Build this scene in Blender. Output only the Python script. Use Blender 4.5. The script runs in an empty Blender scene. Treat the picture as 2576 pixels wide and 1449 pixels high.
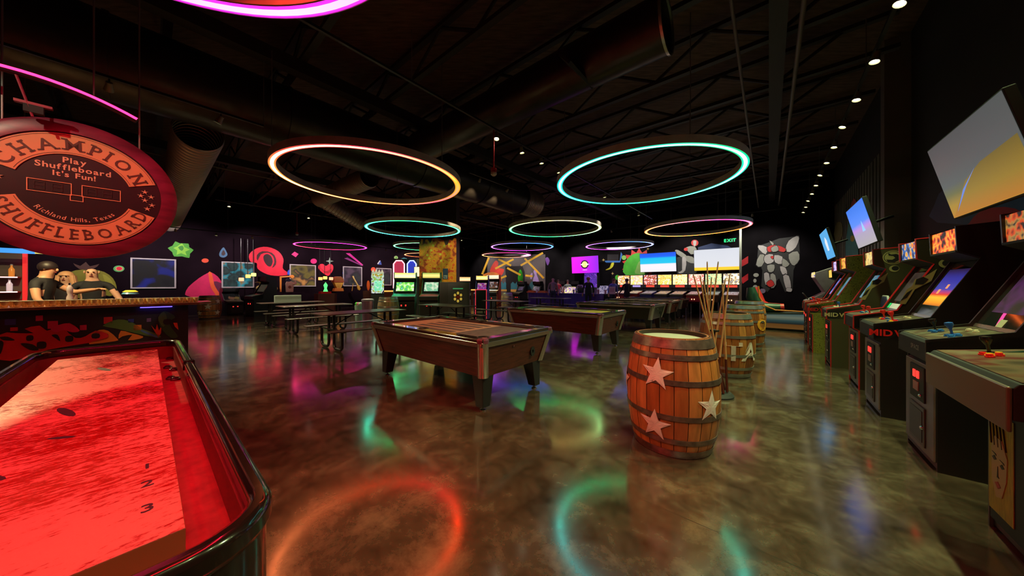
import bpy, bmesh, math, random
from mathutils import Vector, Matrix
R = math.radians
rnd = random.Random(7)
SC = bpy.context.scene
COL = SC.collection
# ---------- camera (10.8 mm on a 36 mm sensor, level, eye 1.35 m) ----------
F, CX, HY, EYE = 770.0, 1288.0, 717.4, 1.35
cam = bpy.data.cameras.new('camera'); cam.sensor_width = 36; cam.lens = 36 * F / 2576
cam.shift_y = -(724.5 - HY) / 2576; cam.clip_start = .05; cam.clip_end = 200
camo = bpy.data.objects.new('camera', cam); COL.objects.link(camo)
camo.location = (0, 0, EYE); camo.rotation_euler = (R(90), 0, 0); SC.camera = camo
# ---------- world, exposure ----------
w = bpy.data.worlds.new('world'); SC.world = w; w.use_nodes = True
w.node_tree.nodes['Background'].inputs[0].default_value = (.01, .01, .012, 1)
w.node_tree.nodes['Background'].inputs[1].default_value = .2
SC.view_settings.view_transform = 'Standard'; SC.view_settings.look = 'None'
SC.view_settings.gamma = 1; SC.view_settings.exposure = 0.3
try: SC.view_settings.use_curve_mapping = False
except Exception: pass
cy = SC.cycles
cy.max_bounces = 5; cy.diffuse_bounces = 2; cy.glossy_bounces = 3; cy.transmission_bounces = 3; cy.transparent_max_bounces = 4
cy.caustics_reflective = False; cy.caustics_refractive = False; cy.sample_clamp_indirect = 3; cy.use_light_tree = True
cy.use_denoising = True
# ---------- the building frame: n points to the right wall, a to the back wall ----------
CA, SA = math.cos(R(40)), math.sin(R(40))
def W(n, a, z=0.0): return Vector((CA * n + SA * a, -SA * n + CA * a, z))
TH_PLUS_N, TH_MINUS_N, TH_MINUS_A, TH_PLUS_A = R(50), R(-130), R(-40), R(140)   # which way a local -y front looks
def pt_n(px, py, n):
    u, v = (px - CX) / F, (HY - py) / F; t = n / (CA * u - SA); return Vector((t * u, t, EYE + t * v))
def pt_a(px, py, a):
    u, v = (px - CX) / F, (HY - py) / F; t = a / (SA * u + CA); return Vector((t * u, t, EYE + t * v))
def pt_z(px, py, z):
    u, v = (px - CX) / F, (HY - py) / F; t = (z - EYE) / v; return Vector((t * u, t, z))
# ---------- lamps ----------
def spot(parent, loc, target, energy, color=(1, .9, .7), ang=60, r=.04, blend=.6):
    l = bpy.data.lights.new('lamp', 'SPOT'); l.energy = energy; l.color = color; l.spot_size = R(ang); l.spot_blend = blend; l.shadow_soft_size = r
    o = bpy.data.objects.new('lamp', l); COL.objects.link(o); o.location = loc
    o.rotation_euler = (Vector(target) - Vector(loc)).to_track_quat('-Z', 'Y').to_euler()
    if parent is not None:
        o.parent = parent; o.matrix_parent_inverse = Matrix.Translation(-parent.location)
    return o
# ---------- materials ----------
MATS = {}
def P(name, col=(.5, .5, .5), rough=.5, metal=0.0, emit=None, es=1.0, noise=0.0, nscale=8.0, bump=0.0, spec=.5, trans=0.0, coat=0.0, stretch=None):
    if name in MATS: return MATS[name]
    m = bpy.data.materials.new(name); m.use_nodes = True; nt = m.node_tree; b = nt.nodes['Principled BSDF']
    b.inputs['Base Color'].default_value = (*col, 1); b.inputs['Roughness'].default_value = rough; b.inputs['Metallic'].default_value = metal
    b.inputs['Specular IOR Level'].default_value = spec; b.inputs['Transmission Weight'].default_value = trans; b.inputs['Coat Weight'].default_value = coat
    if emit: b.inputs['Emission Color'].default_value = (*emit, 1); b.inputs['Emission Strength'].default_value = es
    if noise or bump:
        tc = nt.nodes.new('ShaderNodeTexCoord'); mp = nt.nodes.new('ShaderNodeMapping'); nz = nt.nodes.new('ShaderNodeTexNoise')
        nt.links.new(tc.outputs['Object'], mp.inputs[0]); nt.links.new(mp.outputs[0], nz.inputs['Vector'])
        if stretch: mp.inputs['Scale'].default_value = stretch
        nz.inputs['Scale'].default_value = nscale; nz.inputs['Detail'].default_value = 6
        if noise:
            cr = nt.nodes.new('ShaderNodeValToRGB'); nt.links.new(nz.outputs[0], cr.inputs[0])
            cr.color_ramp.elements[0].position = .3; cr.color_ramp.elements[1].position = .7
            cr.color_ramp.elements[0].color = (*[c * (1 - noise) for c in col], 1); cr.color_ramp.elements[1].color = (*[min(1, c * (1 + noise)) for c in col], 1)
            nt.links.new(cr.outputs[0], b.inputs['Base Color'])
        if bump:
            bp = nt.nodes.new('ShaderNodeBump'); bp.inputs['Strength'].default_value = bump; bp.inputs['Distance'].default_value = .01
            nt.links.new(nz.outputs[0], bp.inputs['Height']); nt.links.new(bp.outputs[0], b.inputs['Normal'])
    MATS[name] = m; return m
def paint(name, col, rough=.55): return P('paint_' + name, col, rough, noise=.12, nscale=3)
def art(name, cols, scale=9.0, es=1.6, off=(0, 0, 0), kind='mix', rough=.2, lit=True):
    """picture material: patches of several colours, lit from behind (screens, marquees, backglasses) or printed"""
    if name in MATS: return MATS[name]
    m = bpy.data.materials.new(name); m.use_nodes = True; nt = m.node_tree; b = nt.nodes['Principled BSDF']; N = nt.nodes.new; L = nt.links.new
    tc = N('ShaderNodeTexCoord'); mp = N('ShaderNodeMapping'); mp.inputs['Location'].default_value = off; L(tc.outputs['Object'], mp.inputs[0])
    nz = N('ShaderNodeTexNoise'); nz.inputs['Scale'].default_value = scale; nz.inputs['Detail'].default_value = 3; nz.inputs['Distortion'].default_value = 1.2
    L(mp.outputs[0], nz.inputs['Vector'])
    vo = N('ShaderNodeTexVoronoi'); vo.inputs['Scale'].default_value = scale * 1.5; L(mp.outputs[0], vo.inputs['Vector'])
    mx = N('ShaderNodeMix'); mx.data_type = 'FLOAT'; mx.inputs[0].default_value = .45 if kind == 'mix' else .1
    L(nz.outputs[0], mx.inputs[2]); L(vo.outputs['Distance'], mx.inputs[3])
    cr = N('ShaderNodeValToRGB'); cr.color_ramp.interpolation = 'LINEAR' if kind != 'hard' else 'CONSTANT'
    el = cr.color_ramp.elements; n = len(cols)
    el[0].position = .28; el[0].color = (*cols[0], 1); el[1].position = .66; el[1].color = (*cols[-1], 1)
    for i in range(1, n - 1):
        e = el.new(.28 + .38 * i / (n - 1)); e.color = (*cols[i], 1)
    L(mx.outputs[0], cr.inputs[0]); b.inputs['Roughness'].default_value = max(rough, .35) if lit else rough; b.inputs['Specular IOR Level'].default_value = .15
    if lit:
        b.inputs['Base Color'].default_value = (.02, .02, .02, 1); L(cr.outputs[0], b.inputs['Emission Color']); b.inputs['Emission Strength'].default_value = es
    else: L(cr.outputs[0], b.inputs['Base Color'])
    MATS[name] = m; return m
def grad(name, stops, axis='Z', lo=0.0, hi=1.0, es=1.0):
    """a screen showing bands of colour along one local axis"""
    if name in MATS: return MATS[name]
    m = bpy.data.materials.new(name); m.use_nodes = True; nt = m.node_tree; b = nt.nodes['Principled BSDF']; N = nt.nodes.new; L = nt.links.new
    tc = N('ShaderNodeTexCoord'); sx = N('ShaderNodeSeparateXYZ'); L(tc.outputs['Object'], sx.inputs[0])
    mr = N('ShaderNodeMapRange'); mr.inputs[1].default_value = lo; mr.inputs[2].default_value = hi; L(sx.outputs[axis], mr.inputs[0])
    cr = N('ShaderNodeValToRGB'); el = cr.color_ramp.elements; el[0].position, el[0].color = stops[0][0], (*stops[0][1], 1); el[1].position, el[1].color = stops[-1][0], (*stops[-1][1], 1)
    for p_, c_ in stops[1:-1]: e = el.new(p_); e.color = (*c_, 1)
    L(mr.outputs[0], cr.inputs[0]); L(cr.outputs[0], b.inputs['Emission Color']); b.inputs['Emission Strength'].default_value = es
    b.inputs['Base Color'].default_value = (.012, .012, .012, 1); b.inputs['Roughness'].default_value = .3; b.inputs['Specular IOR Level'].default_value = .2
    MATS[name] = m; return m
BLACK = P('black_laminate', (.012, .012, .013), .35); MBLACK = P('matte_black', (.01, .01, .011), .7)
GREY = P('dark_grey_panel', (.09, .09, .085), .4, noise=.25, nscale=5); STEEL = P('brushed_steel', (.55, .55, .53), .28, .9, noise=.1, nscale=30)
CHROME = P('chrome', (.8, .8, .8), .08, 1.0); WHITE = P('white_plastic', (.75, .75, .72), .4); RED = P('red_plastic', (.8, .02, .02), .25)
REDL = P('red_coin_light', (.8, .02, .02), .3, emit=(1, .04, .03), es=1.2); GLASS = P('dark_glass', (.012, .014, .014), .06, spec=.6)
# ---------- mesh builder ----------
class MB:
    def __init__(s): s.v = []; s.f = []; s.m = []; s.mats = []
    def mi(s, mat):
        if mat not in s.mats: s.mats.append(mat)
        return s.mats.index(mat)
    def add(s, vs, fs, mat, T=None):
        k = len(s.v); i = s.mi(mat)
        for p in vs:
            p = Vector(p); s.v.append(T @ p if T is not None else p)
        for f in fs: s.f.append([k + j for j in f]); s.m.append(i)
        return s
    def box(s, x0, x1, y0, y1, z0, z1, mat, T=None):
        vs = [(x, y, z) for z in (z0, z1) for y in (y0, y1) for x in (x0, x1)]
        return s.add(vs, [(0, 2, 3, 1), (4, 5, 7, 6), (0, 1, 5, 4), (1, 3, 7, 5), (3, 2, 6, 7), (2, 0, 4, 6)], mat, T)
    def prism(s, pts, x0, x1, mat, T=None, axis='x'):
        """pts are (y,z) (axis x), (x,z) (axis y) or (x,y) (axis z), swept between x0 and x1"""
        n = len(pts); mk = {'x': lambda p, q: (q, p[0], p[1]), 'y': lambda p, q: (p[0], q, p[1]), 'z': lambda p, q: (p[0], p[1], q)}[axis]
        vs = [mk(p, x0) for p in pts] + [mk(p, x1) for p in pts]
        return s.add(vs, [list(range(n)), list(range(2 * n - 1, n - 1, -1))] + [(i, i + n, (i + 1) % n + n, (i + 1) % n) for i in range(n)], mat, T)
    def lathe(s, prof, mat, seg=24, T=None, closed=False, mats=None):
        n = len(prof); vs = [(r * math.cos(2 * math.pi * k / seg), r * math.sin(2 * math.pi * k / seg), z) for k in range(seg) for r, z in prof]
        k0 = len(s.v)
        for p in vs: s.v.append(T @ Vector(p) if T is not None else Vector(p))
        rng = n if closed else n - 1
        for k in range(seg):
            for i in range(rng):
                j = (i + 1) % n; a, b = k * n, ((k + 1) % seg) * n
                s.f.append([k0 + a + i, k0 + b + i, k0 + b + j, k0 + a + j]); s.m.append(s.mi(mats[i] if mats else mat))
        return s
    def cyl(s, p0, p1, r0, mat, r1=None, seg=12, cap=True):
        p0, p1 = Vector(p0), Vector(p1); r1 = r0 if r1 is None else r1; d = p1 - p0; q = d.to_track_quat('Z', 'Y').to_matrix(); k = len(s.v); i = s.mi(mat)
        for p, r in ((p0, r0), (p1, r1)):
            for j in range(seg): t = 2 * math.pi * j / seg; s.v.append(p + q @ Vector((r * math.cos(t), r * math.sin(t), 0)))
        for j in range(seg): s.f.append([k + j, k + (j + 1) % seg, k + seg + (j + 1) % seg, k + seg + j]); s.m.append(i)
        if cap: s.f.append([k + j for j in range(seg)][::-1]); s.m.append(i); s.f.append([k + seg + j for j in range(seg)]); s.m.append(i)
        return s
    def tube(s, path, r, mat, seg=10, cap=True):
        path = [Vector(p) for p in path]; k = len(s.v); i = s.mi(mat); n = len(path); up = None
        for a in range(n):
            d = (path[min(a + 1, n - 1)] - path[max(a - 1, 0)]).normalized()
            if up is None: up = Vector((0, 0, 1)) if abs(d.z) < .9 else Vector((1, 0, 0))
            x = d.cross(up).normalized(); y = x.cross(d).normalized(); up = y; rr = r[a] if isinstance(r, (list, tuple)) else r
            for j in range(seg): t = 2 * math.pi * j / seg; s.v.append(path[a] + (x * math.cos(t) + y * math.sin(t)) * rr)
        for a in range(n - 1):
            for j in range(seg): s.f.append([k + a * seg + j, k + a * seg + (j + 1) % seg, k + (a + 1) * seg + (j + 1) % seg, k + (a + 1) * seg + j]); s.m.append(i)
        if cap: s.f.append([k + j for j in range(seg)][::-1]); s.m.append(i); s.f.append([k + (n - 1) * seg + j for j in range(seg)]); s.m.append(i)
        return s
    def ball(s, c, r, mat, seg=12, sc=(1, 1, 1)):
        c = Vector(c); rings = seg // 2; prof = [(math.sin(math.pi * i / rings) * r, -math.cos(math.pi * i / rings) * r) for i in range(rings + 1)]
        return s.lathe(prof, mat, seg, Matrix.Translation(c) @ Matrix.Diagonal((*sc, 1)))
    def build(s, name, parent=None, smooth=False, bevel=0.0, T=None, auto=40, weld=True):
        me = bpy.data.meshes.new(name); me.from_pydata([tuple(p) for p in s.v], [], s.f)
        for m in s.mats: me.materials.append(m)
        me.polygons.foreach_set('material_index', s.m); me.update()
        bm = bmesh.new(); bm.from_mesh(me)
        if weld: bmesh.ops.remove_doubles(bm, verts=bm.verts, dist=1e-5)
        bmesh.ops.recalc_face_normals(bm, faces=bm.faces)
        if smooth:
            for f in bm.faces: f.smooth = True
            for e in bm.edges:
                if len(e.link_faces) == 2 and e.calc_face_angle(0) > R(auto): e.smooth = False
        bm.to_mesh(me); bm.free()
        o = bpy.data.objects.new(name, me); COL.objects.link(o)
        if parent is not None: o.parent = parent
        if T is not None: o.matrix_basis = T
        if bevel:
            b = o.modifiers.new('bevel', 'BEVEL'); b.width = bevel; b.segments = 2; b.limit_method = 'ANGLE'; b.angle_limit = R(40)
        return o
def tag(o, label=None, cat=None, group=None, kind=None):
    if label: o['label'] = label
    if cat: o['category'] = cat
    if group: o['group'] = group
    if kind: o['kind'] = kind
    return o
def thing(name, loc, th, label, cat, group=None):
    o = bpy.data.objects.new(name, None); COL.objects.link(o); o.location = loc; o.rotation_euler = (0, 0, th); o.empty_display_size = .1
    return tag(o, label, cat, group)
def dup(root, loc=None, th=None, label=None, group=None, sw=None):
    """copy a thing with its parts and sub-parts; sw maps materials to others on the copies"""
    def cp(o, par):
        c = o.copy(); COL.objects.link(c)
        if par is not None: c.parent = par
        if sw and o.type == 'MESH' and any(m in sw for m in o.data.materials):
            c.data = o.data.copy()
            for i, m in enumerate(c.data.materials):
                if m in sw: c.data.materials[i] = sw[m]
        for ch in o.children: cp(ch, c)
        return c
    c = cp(root, None)
    if loc is not None: c.location = loc
    if th is not None: c.rotation_euler = (0, 0, th)
    if label: c['label'] = label
    if group: c['group'] = group
    return c
GL = {}
def glyph(ch, bold=0.0):
    if (ch, bold) in GL: return GL[ch, bold]
    cu = bpy.data.curves.new('glyph', 'FONT'); cu.body = ch; cu.size = 1; cu.offset = bold; cu.resolution_u = 3
    o = bpy.data.objects.new('glyph', cu); me = bpy.data.meshes.new_from_object(o)
    vs = [tuple(v.co) for v in me.vertices]; fs = [tuple(p.vertices) for p in me.polygons]
    wd = (max(v[0] for v in vs) if vs else .3); x0 = (min(v[0] for v in vs) if vs else 0)
    bpy.data.objects.remove(o); bpy.data.curves.remove(cu); bpy.data.meshes.remove(me)
    GL[ch, bold] = (vs, fs, wd - x0, x0); return GL[ch, bold]
def text(mb, s, size, mat, T, bold=.01, gap=.12, sx=1.0, slab=False):
    """flat lettering in the local xz plane (front looks to -y), centred on T"""
    ws = [glyph(c, bold) if c != ' ' else ([], [], .32, 0) for c in s]; tot = sum(g[2] for g in ws) + gap * (len(s) - 1); x = -tot / 2
    for g in ws:
        mb.add([((p[0] - g[3] + x) * size * sx, 0, (p[1] - .35) * size) for p in g[0]], g[1], mat, T); x += g[2] + gap
def arc_text(mb, s, size, rad, a0, a1, mat, top=True, bold=.012, y=0, slab=0, sx=1.0):
    n = len(s); ws = [(glyph(c, bold)[2] if c != ' ' else .3) + .16 for c in s]; pos = [sum(ws[:i]) + ws[i] / 2 for i in range(n)]; p0, p1 = pos[0], pos[-1]
    for i, c in enumerate(s):
        if c == ' ': continue
        t = R(a0 + (a1 - a0) * (pos[i] - p0) / (p1 - p0)); vs, fs, wd, x0 = glyph(c, bold); rot = t - math.pi / 2 if top else t + math.pi / 2
        cx, cz = rad * math.cos(t), rad * math.sin(t); co, si = math.cos(rot), math.sin(rot)
        def pl(px, pz): return (cx + co * px - si * pz, y, cz + si * px + co * pz)
        mb.add([pl((p[0] - x0 - wd / 2) * size * sx, (p[1] - .36) * size) for p in vs], fs, mat)
        if slab:
            xs = {'I': [0], 'P': [-.25], 'F': [-.25], 'L': [-.2], 'A': [-.3, .3], 'H': [-.26, .26], 'M': [-.33, .33], 'N': [-.26, .26], 'R': [-.22, .28], 'U': [], 'E': [-.2], 'B': [-.2], 'D': [-.22]}.get(c, [])
            for q in xs:
                q = q * wd / .62 * size * sx; h = slab * size * .22
                for zz in ([-.36] if c in 'AR' else [-.36, .33]):
                    mb.add([pl(q - h, zz * size - .006), pl(q + h, zz * size - .006), pl(q + h, zz * size + .006), pl(q - h, zz * size + .006)], [(0, 1, 2, 3)], mat)
def smooth_loop(pts, k=3):
    out = []; n = len(pts)
    for i in range(n):
        p0, p1, p2, p3 = [Vector(pts[(i + j - 1) % n]) for j in range(4)]
        for q in range(k):
            t = q / k; out.append(.5 * ((2 * p1) + (p2 - p0) * t + (2 * p0 - 5 * p1 + 4 * p2 - p3) * t * t + (3 * p1 - p0 - 3 * p2 + p3) * t ** 3))
    return out
def motif(name, plane, c, shapes, label, cat='mural', group=None, smooth=3, rise=.006, parent=None, back=.001):
    """a painted figure lying on a wall plane: shapes = [(material, [(px,py)...]), ...], later ones on top, each coat 2 mm proud"""
    mb = MB(); fn = pt_n if plane == 'n' else pt_a; sgn = (1 if c < 0 else -1)
    for k, sh in enumerate(shapes):
        mat, pts = sh[0], sh[1]; sm = sh[2] if len(sh) > 2 else smooth; lp = [(p[0], p[1]) for p in (smooth_loop([(*p, 0) for p in pts], sm) if sm > 1 else pts)]
        off = W(1, 0) * sgn if plane == 'n' else W(0, 1) * sgn
        p0 = [fn(x, y, c) + off * back for x, y in lp]; p1 = [fn(x, y, c) + off * (rise + .0012 * k) for x, y in lp]; n = len(lp)
        mb.add(p0 + p1, [list(range(n)), list(range(2 * n - 1, n - 1, -1))] + [(i, i + n, (i + 1) % n + n, (i + 1) % n) for i in range(n)], mat)
    o = mb.build(name, weld=False)
    if parent is not None: o.parent = parent; o.matrix_parent_inverse = parent.matrix_basis.inverted(); return o
    return tag(o, label, cat, group)
def circ(x, y, rx, ry=None, n=16): return [(x + rx * math.cos(2 * math.pi * i / n), y + (ry or rx) * math.sin(2 * math.pi * i / n)) for i in range(n)]
def star(x, y, r, r2, n=5, rot=-90, sx=1.0): return [(x + sx * (r if i % 2 == 0 else r2) * math.cos(R(rot + 180 * i / n)), y + (r if i % 2 == 0 else r2) * math.sin(R(rot + 180 * i / n))) for i in range(2 * n)]
# =====================================================================  THE ROOM
NL, NR, AB, AF, CH = -19.9, 2.0, 17.6, -6.5, 6.0
def struct(name, mb, **k): return tag(mb.build(name, **k), kind='structure')
def floor_mat():
    m = bpy.data.materials.new('polished_concrete'); m.use_nodes = True; nt = m.node_tree; b = nt.nodes['Principled BSDF']; N = nt.nodes.new; L = nt.links.new
    tc = N('ShaderNodeTexCoord'); mp = N('ShaderNodeMapping'); mp.inputs['Rotation'].default_value = (0, 0, R(40)); L(tc.outputs['Object'], mp.inputs[0])
    n1 = N('ShaderNodeTexNoise'); n1.inputs['Scale'].default_value = .9; n1.inputs['Detail'].default_value = 9; n1.inputs['Roughness'].default_value = .62; n1.inputs['Distortion'].default_value = .25; L(mp.outputs[0], n1.inputs['Vector'])
    n2 = N('ShaderNodeTexNoise'); n2.inputs['Scale'].default_value = 5; n2.inputs['Detail'].default_value = 8; n2.inputs['Roughness'].default_value = .7; n2.inputs['Distortion'].default_value = .3; L(mp.outputs[0], n2.inputs['Vector'])
    ad = N('ShaderNodeMix'); ad.data_type = 'FLOAT'; ad.inputs[0].default_value = .5; L(n1.outputs[0], ad.inputs[2]); L(n2.outputs[0], ad.inputs[3])
    cr = N('ShaderNodeValToRGB'); L(ad.outputs[0], cr.inputs[0]); e = cr.color_ramp.elements
    e[0].position = .36; e[0].color = (.02, .015, .01, 1); e[1].position = .66; e[1].color = (.17, .135, .085, 1); q = e.new(.5); q.color = (.07, .047, .03, 1)
    # saw-cut control joints on a square grid
    sx = N('ShaderNodeSeparateXYZ'); L(mp.outputs[0], sx.inputs[0]); mn = None
    for ax, off in (('X', 2.3), ('Y', 2.6)):
        a1 = N('ShaderNodeMath'); a1.operation = 'ADD'; a1.inputs[1].default_value = 100 * 4.6 + off; L(sx.outputs[ax], a1.inputs[0])
        a2 = N('ShaderNodeMath'); a2.operation = 'MODULO'; a2.inputs[1].default_value = 4.6; L(a1.outputs[0], a2.inputs[0])
        a3 = N('ShaderNodeMath'); a3.operation = 'LESS_THAN'; a3.inputs[1].default_value = .007; L(a2.outputs[0], a3.inputs[0])
        if mn is None: mn = a3
        else:
            a4 = N('ShaderNodeMath'); a4.operation = 'MAXIMUM'; L(mn.outputs[0], a4.inputs[0]); L(a3.outputs[0], a4.inputs[1]); mn = a4
    mx = N('ShaderNodeMix'); mx.data_type = 'RGBA'; L(mn.outputs[0], mx.inputs[0]); L(cr.outputs[0], mx.inputs[6]); mx.inputs[7].default_value = (.045, .035, .024, 1)
    L(mx.outputs[2], b.inputs['Base Color'])
    rr = N('ShaderNodeMapRange'); rr.inputs[1].default_value = .3; rr.inputs[2].default_value = .7; rr.inputs[3].default_value = .1; rr.inputs[4].default_value = .25; L(n2.outputs[0], rr.inputs[0]); L(rr.outputs[0], b.inputs['Roughness'])
    bp = N('ShaderNodeBump'); bp.inputs['Strength'].default_value = .05; bp.inputs['Distance'].default_value = .01; L(n1.outputs[0], bp.inputs['Height']); L(bp.outputs[0], b.inputs['Normal'])
    b.inputs['Specular IOR Level'].default_value = .9; b.inputs['Coat Weight'].default_value = .9; b.inputs['Coat Roughness'].default_value = .115
    return m
def quad_slab(n0, n1, a0, a1, z0, z1, mat):
    mb = MB(); vs = [W(n, a, z) for z in (z0, z1) for n, a in ((n0, a0), (n1, a0), (n1, a1), (n0, a1))]
    return mb.add(vs, [(3, 2, 1, 0), (4, 5, 6, 7), (0, 1, 5, 4), (1, 2, 6, 5), (2, 3, 7, 6), (3, 0, 4, 7)], mat)
WALL = P('black_painted_wall', (.007, .006, .007), .8, spec=.08, noise=.3, nscale=2)
WALLM = P('dark_plum_wall', (.01, .004, .008), .85, spec=.08, noise=.25, nscale=1.2)
DECK = P('dark_wood_deck', (.11, .065, .045), .8, noise=.5, nscale=3, stretch=(1, 6, 1))
STRUC = P('dark_structural_steel', (.02, .016, .014), .6)
struct('floor', quad_slab(NL - .2, NR + .2, AF - .2, AB + .2, -.12, 0, floor_mat()))
struct('ceiling', quad_slab(NL - .2, NR + .2, AF - .2, AB + .2, CH, CH + .15, DECK))
struct('wall_left', quad_slab(NL - .2, NL, AF, AB, 0, CH, WALLM))
struct('wall_back', quad_slab(NL - .2, NR + .2, AB, AB + .2, 0, CH, WALL))
struct('wall_front', quad_slab(NL - .2, NR + .2, AF - .2, AF, 0, CH, WALL))
struct('wall_right', quad_slab(NR, NR + .2, AF, AB, 0, CH, P('black_wall_paint', (.015, .015, .016), .7)))
# ribbed metal stretch of the right wall beyond the pilaster
mb = MB(); RIB = P('green_grey_ribbed_panel', (.16, .17, .13), .5, noise=.45, nscale=1.2)
for k in range(26):
    a0 = 9.35 + k * .3; q = quad_slab(NR - .05, NR - .005, a0, a0 + .2, 0, 4.4, RIB); mb.add(q.v, q.f, RIB)
struct('trim_1', mb)
struct('pillar', quad_slab(NR - .32, NR - .0, 9.0, 9.25, 0, CH, P('grey_steel_pilaster', (.2, .17, .17), .45)))
struct('pillar', quad_slab(-.95, -.87, 15.95, 16.03, 0, CH, P('pale_green_steel_post', (.35, .4, .3), .4)))
# roof joists with webs, running towards the left wall; girders along the room
def joist(a, n0, n1, zt=5.9, zb=5.32, step=.9):
    mb = MB()
    for z, h in ((zt, .07), (zb, .07)):
        q = quad_slab(n0, n1, a - .05, a + .05, z - h, z, STRUC); mb.add(q.v, q.f, STRUC)
    n = n0; up = True
    while n + step <= n1:
        p, q = (zb, zt - .05) if up else (zt - .05, zb); mb.cyl(W(n, a, p), W(n + step, a, q), .03, STRUC, seg=6); n += step; up = not up
    return struct('ceiling_beam', mb)
for k in range(14): joist(-2.9 + k * 1.55, NL + .2, NR - .35)
for n in (-12.6, -6.3, .1): struct('ceiling_beam', (lambda m: m)(quad_slab(n - .1, n + .1, AF + .1, AB - .1, 5.03, 5.25, STRUC)))
# windows in the left wall
FR = P('pale_window_frame', (.55, .5, .52), .45)
def window(n_, x0, yt0, yb0, x1, view):
    p, q = pt_n(x0, yt0, NL), pt_n(x1, yt0, NL); zt = p.z; zb = pt_n(x0, yb0, NL).z; a0, a1 = (SA * p.x + CA * p.y), (SA * q.x + CA * q.y)
    t = tag(bpy.data.objects.new('window_%d' % n_, None), kind='structure'); COL.objects.link(t); t.location = W(NL, (a0 + a1) / 2, (zt + zb) / 2); t.rotation_euler = (0, 0, TH_PLUS_N)
    w2, h2 = (a1 - a0) / 2, (zt - zb) / 2; f = MB()
    for x in ((-w2, -w2 + .05), (w2 - .05, w2)): f.box(x[0], x[1], -.06, -.005, -h2, h2, FR)
    for z in ((-h2, -h2 + .05), (h2 - .05, h2)): f.box(-w2 + .05, w2 - .05, -.06, -.005, z[0], z[1], FR)
    f.build('window_frame', t, bevel=.004)
    MB().box(-w2 + .05, w2 - .05, -.03, -.006, -h2 + .05, h2 - .05, view).build('window_pane', t); return t
window(1, 328, 648, 726, 443, art('room_seen_through_window_blue', [(.005, .005, .01), (.01, .01, .015), (.012, .01, .01), (.01, .01, .02), (.01, .02, .3)], 1.3, .4, (3, 1, 2), rough=.05))
window(2, 557, 657.5, 724, 639, art('room_seen_through_window_teal', [(.01, .02, .02), (.02, .05, .05), (.01, .02, .02), (.02, .25, .32), (.3, .15, .03)], 1.6, .7, (5, 1, 2), rough=.05))
window(3, 728, 664.5, 721, 794, art('room_seen_through_window_amber', [(.01, .01, .01), (.1, .07, .02), (.16, .11, .02), (.03, .02, .02), (.5, .2, .05)], 1.2, .8, (2, 7, 2), rough=.05))
window(4, 862, 670, 720, 910, art('room_seen_through_window_grey', [(.01, .01, .01), (.03, .03, .03), (.02, .01, .02), (.1, .05, .08)], 1.5, .7, (2, 7, 9), rough=.05))
window(5, 946, 674, 718, 984, MATS['room_seen_through_window_grey'])
# =====================================================================  RING LIGHTS
def led(name, cols, s, clip=1.0):
    m = bpy.data.materials.new(name); m.use_nodes = True; nt = m.node_tree; b = nt.nodes['Principled BSDF']; N = nt.nodes.new; L = nt.links.new
    tc = N('ShaderNodeTexCoord'); g = N('ShaderNodeTexGradient'); g.gradient_type = 'RADIAL'; L(tc.outputs['Object'], g.inputs[0])
    cr = N('ShaderNodeValToRGB'); L(g.outputs[0], cr.inputs[0]); el = cr.color_ramp.elements; c = list(cols) + [cols[0]]; n = len(c)
    el[0].position = 0; el[1].position = 1
    for i in range(1, n - 1): el.new(i / (n - 1))
    for i in range(n): el[i].color = (*[q * s for q in c[i]], 1)
    L(cr.outputs[0], b.inputs['Emission Color']); b.inputs['Emission Strength'].default_value = clip; b.inputs['Base Color'].default_value = (.1, .1, .1, 1); return m
HOUS = P('ring_housing_grey', (.55, .52, .52), .45, noise=.15, nscale=6)
WIRE = P('suspension_wire', (.25, .24, .24), .4, .5)
# gradient starts at local -x (west), runs -y (south), +x (east), +y (north)
def ring(n, a, cols, core, label, rr=1.5, xy=None, S=1.0, K=3.6):
    p = W(n, a, 3.237) if xy is None else Vector((*xy, 3.237)); t = thing('ring_light', p, 0, label, 'ceiling light', 'round ring lights hung from the ceiling')
    i = len(RINGS); RINGS.append(t); h = .11
    mb = MB(); mb.lathe([(rr - .055, .004), (rr - .055, h), (rr + .055, h), (rr + .055, .004), (rr + .047, 0), (rr + .047, .02), (rr - .047, .02), (rr - .047, 0)], HOUS, 96, closed=True); mb.build('housing', t, smooth=True)
    core = [tuple(q + (q / max(c)) ** 3 * max(c) * K for q in c) for c in core]; m1 = led('led_core_%d' % i, core, 1.0 * S); m2 = led('led_edge_%d' % i, cols, 1.8 * S)  # saturated edge strips paint the halo glow around the LEDs
    MB().lathe([(rr - .047, .006), (rr - .024, -.002), (rr + .024, -.002), (rr + .047, .006)], m1, 96, mats=[m2, m1, m2]).build('diffuser', t, smooth=True)
    for k in range(3):
        q = R({0: 96, 3: 80}.get(i, 30) + 120 * k); MB().cyl((rr * math.cos(q), rr * math.sin(q), h - .01), (rr * math.cos(q), rr * math.sin(q), 5.0 - 3.237), .006, WIRE, seg=6).build('cable', t)
    return t
RINGS = []
W_, TEAL, GRN = (1.1, 2.6, 2.9), (0, .75, .6), (.02, .6, .12)
ring(0, 0, [(1, .35, .05), (1, .05, .03), (1, .02, .1), (1, .25, .02), (1, .2, .02), (1, .3, .05)], [(2.8, 1.5, .8), (2.8, 1.5, .8), (2.9, 1.2, .5), (3.0, .5, .04), (3.2, .12, .4), (3.0, .8, .25)],
     'large ring light over the nearest pool table, white fading to orange and pink', xy=(-2.52, 5.64), K=5.5)
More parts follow.
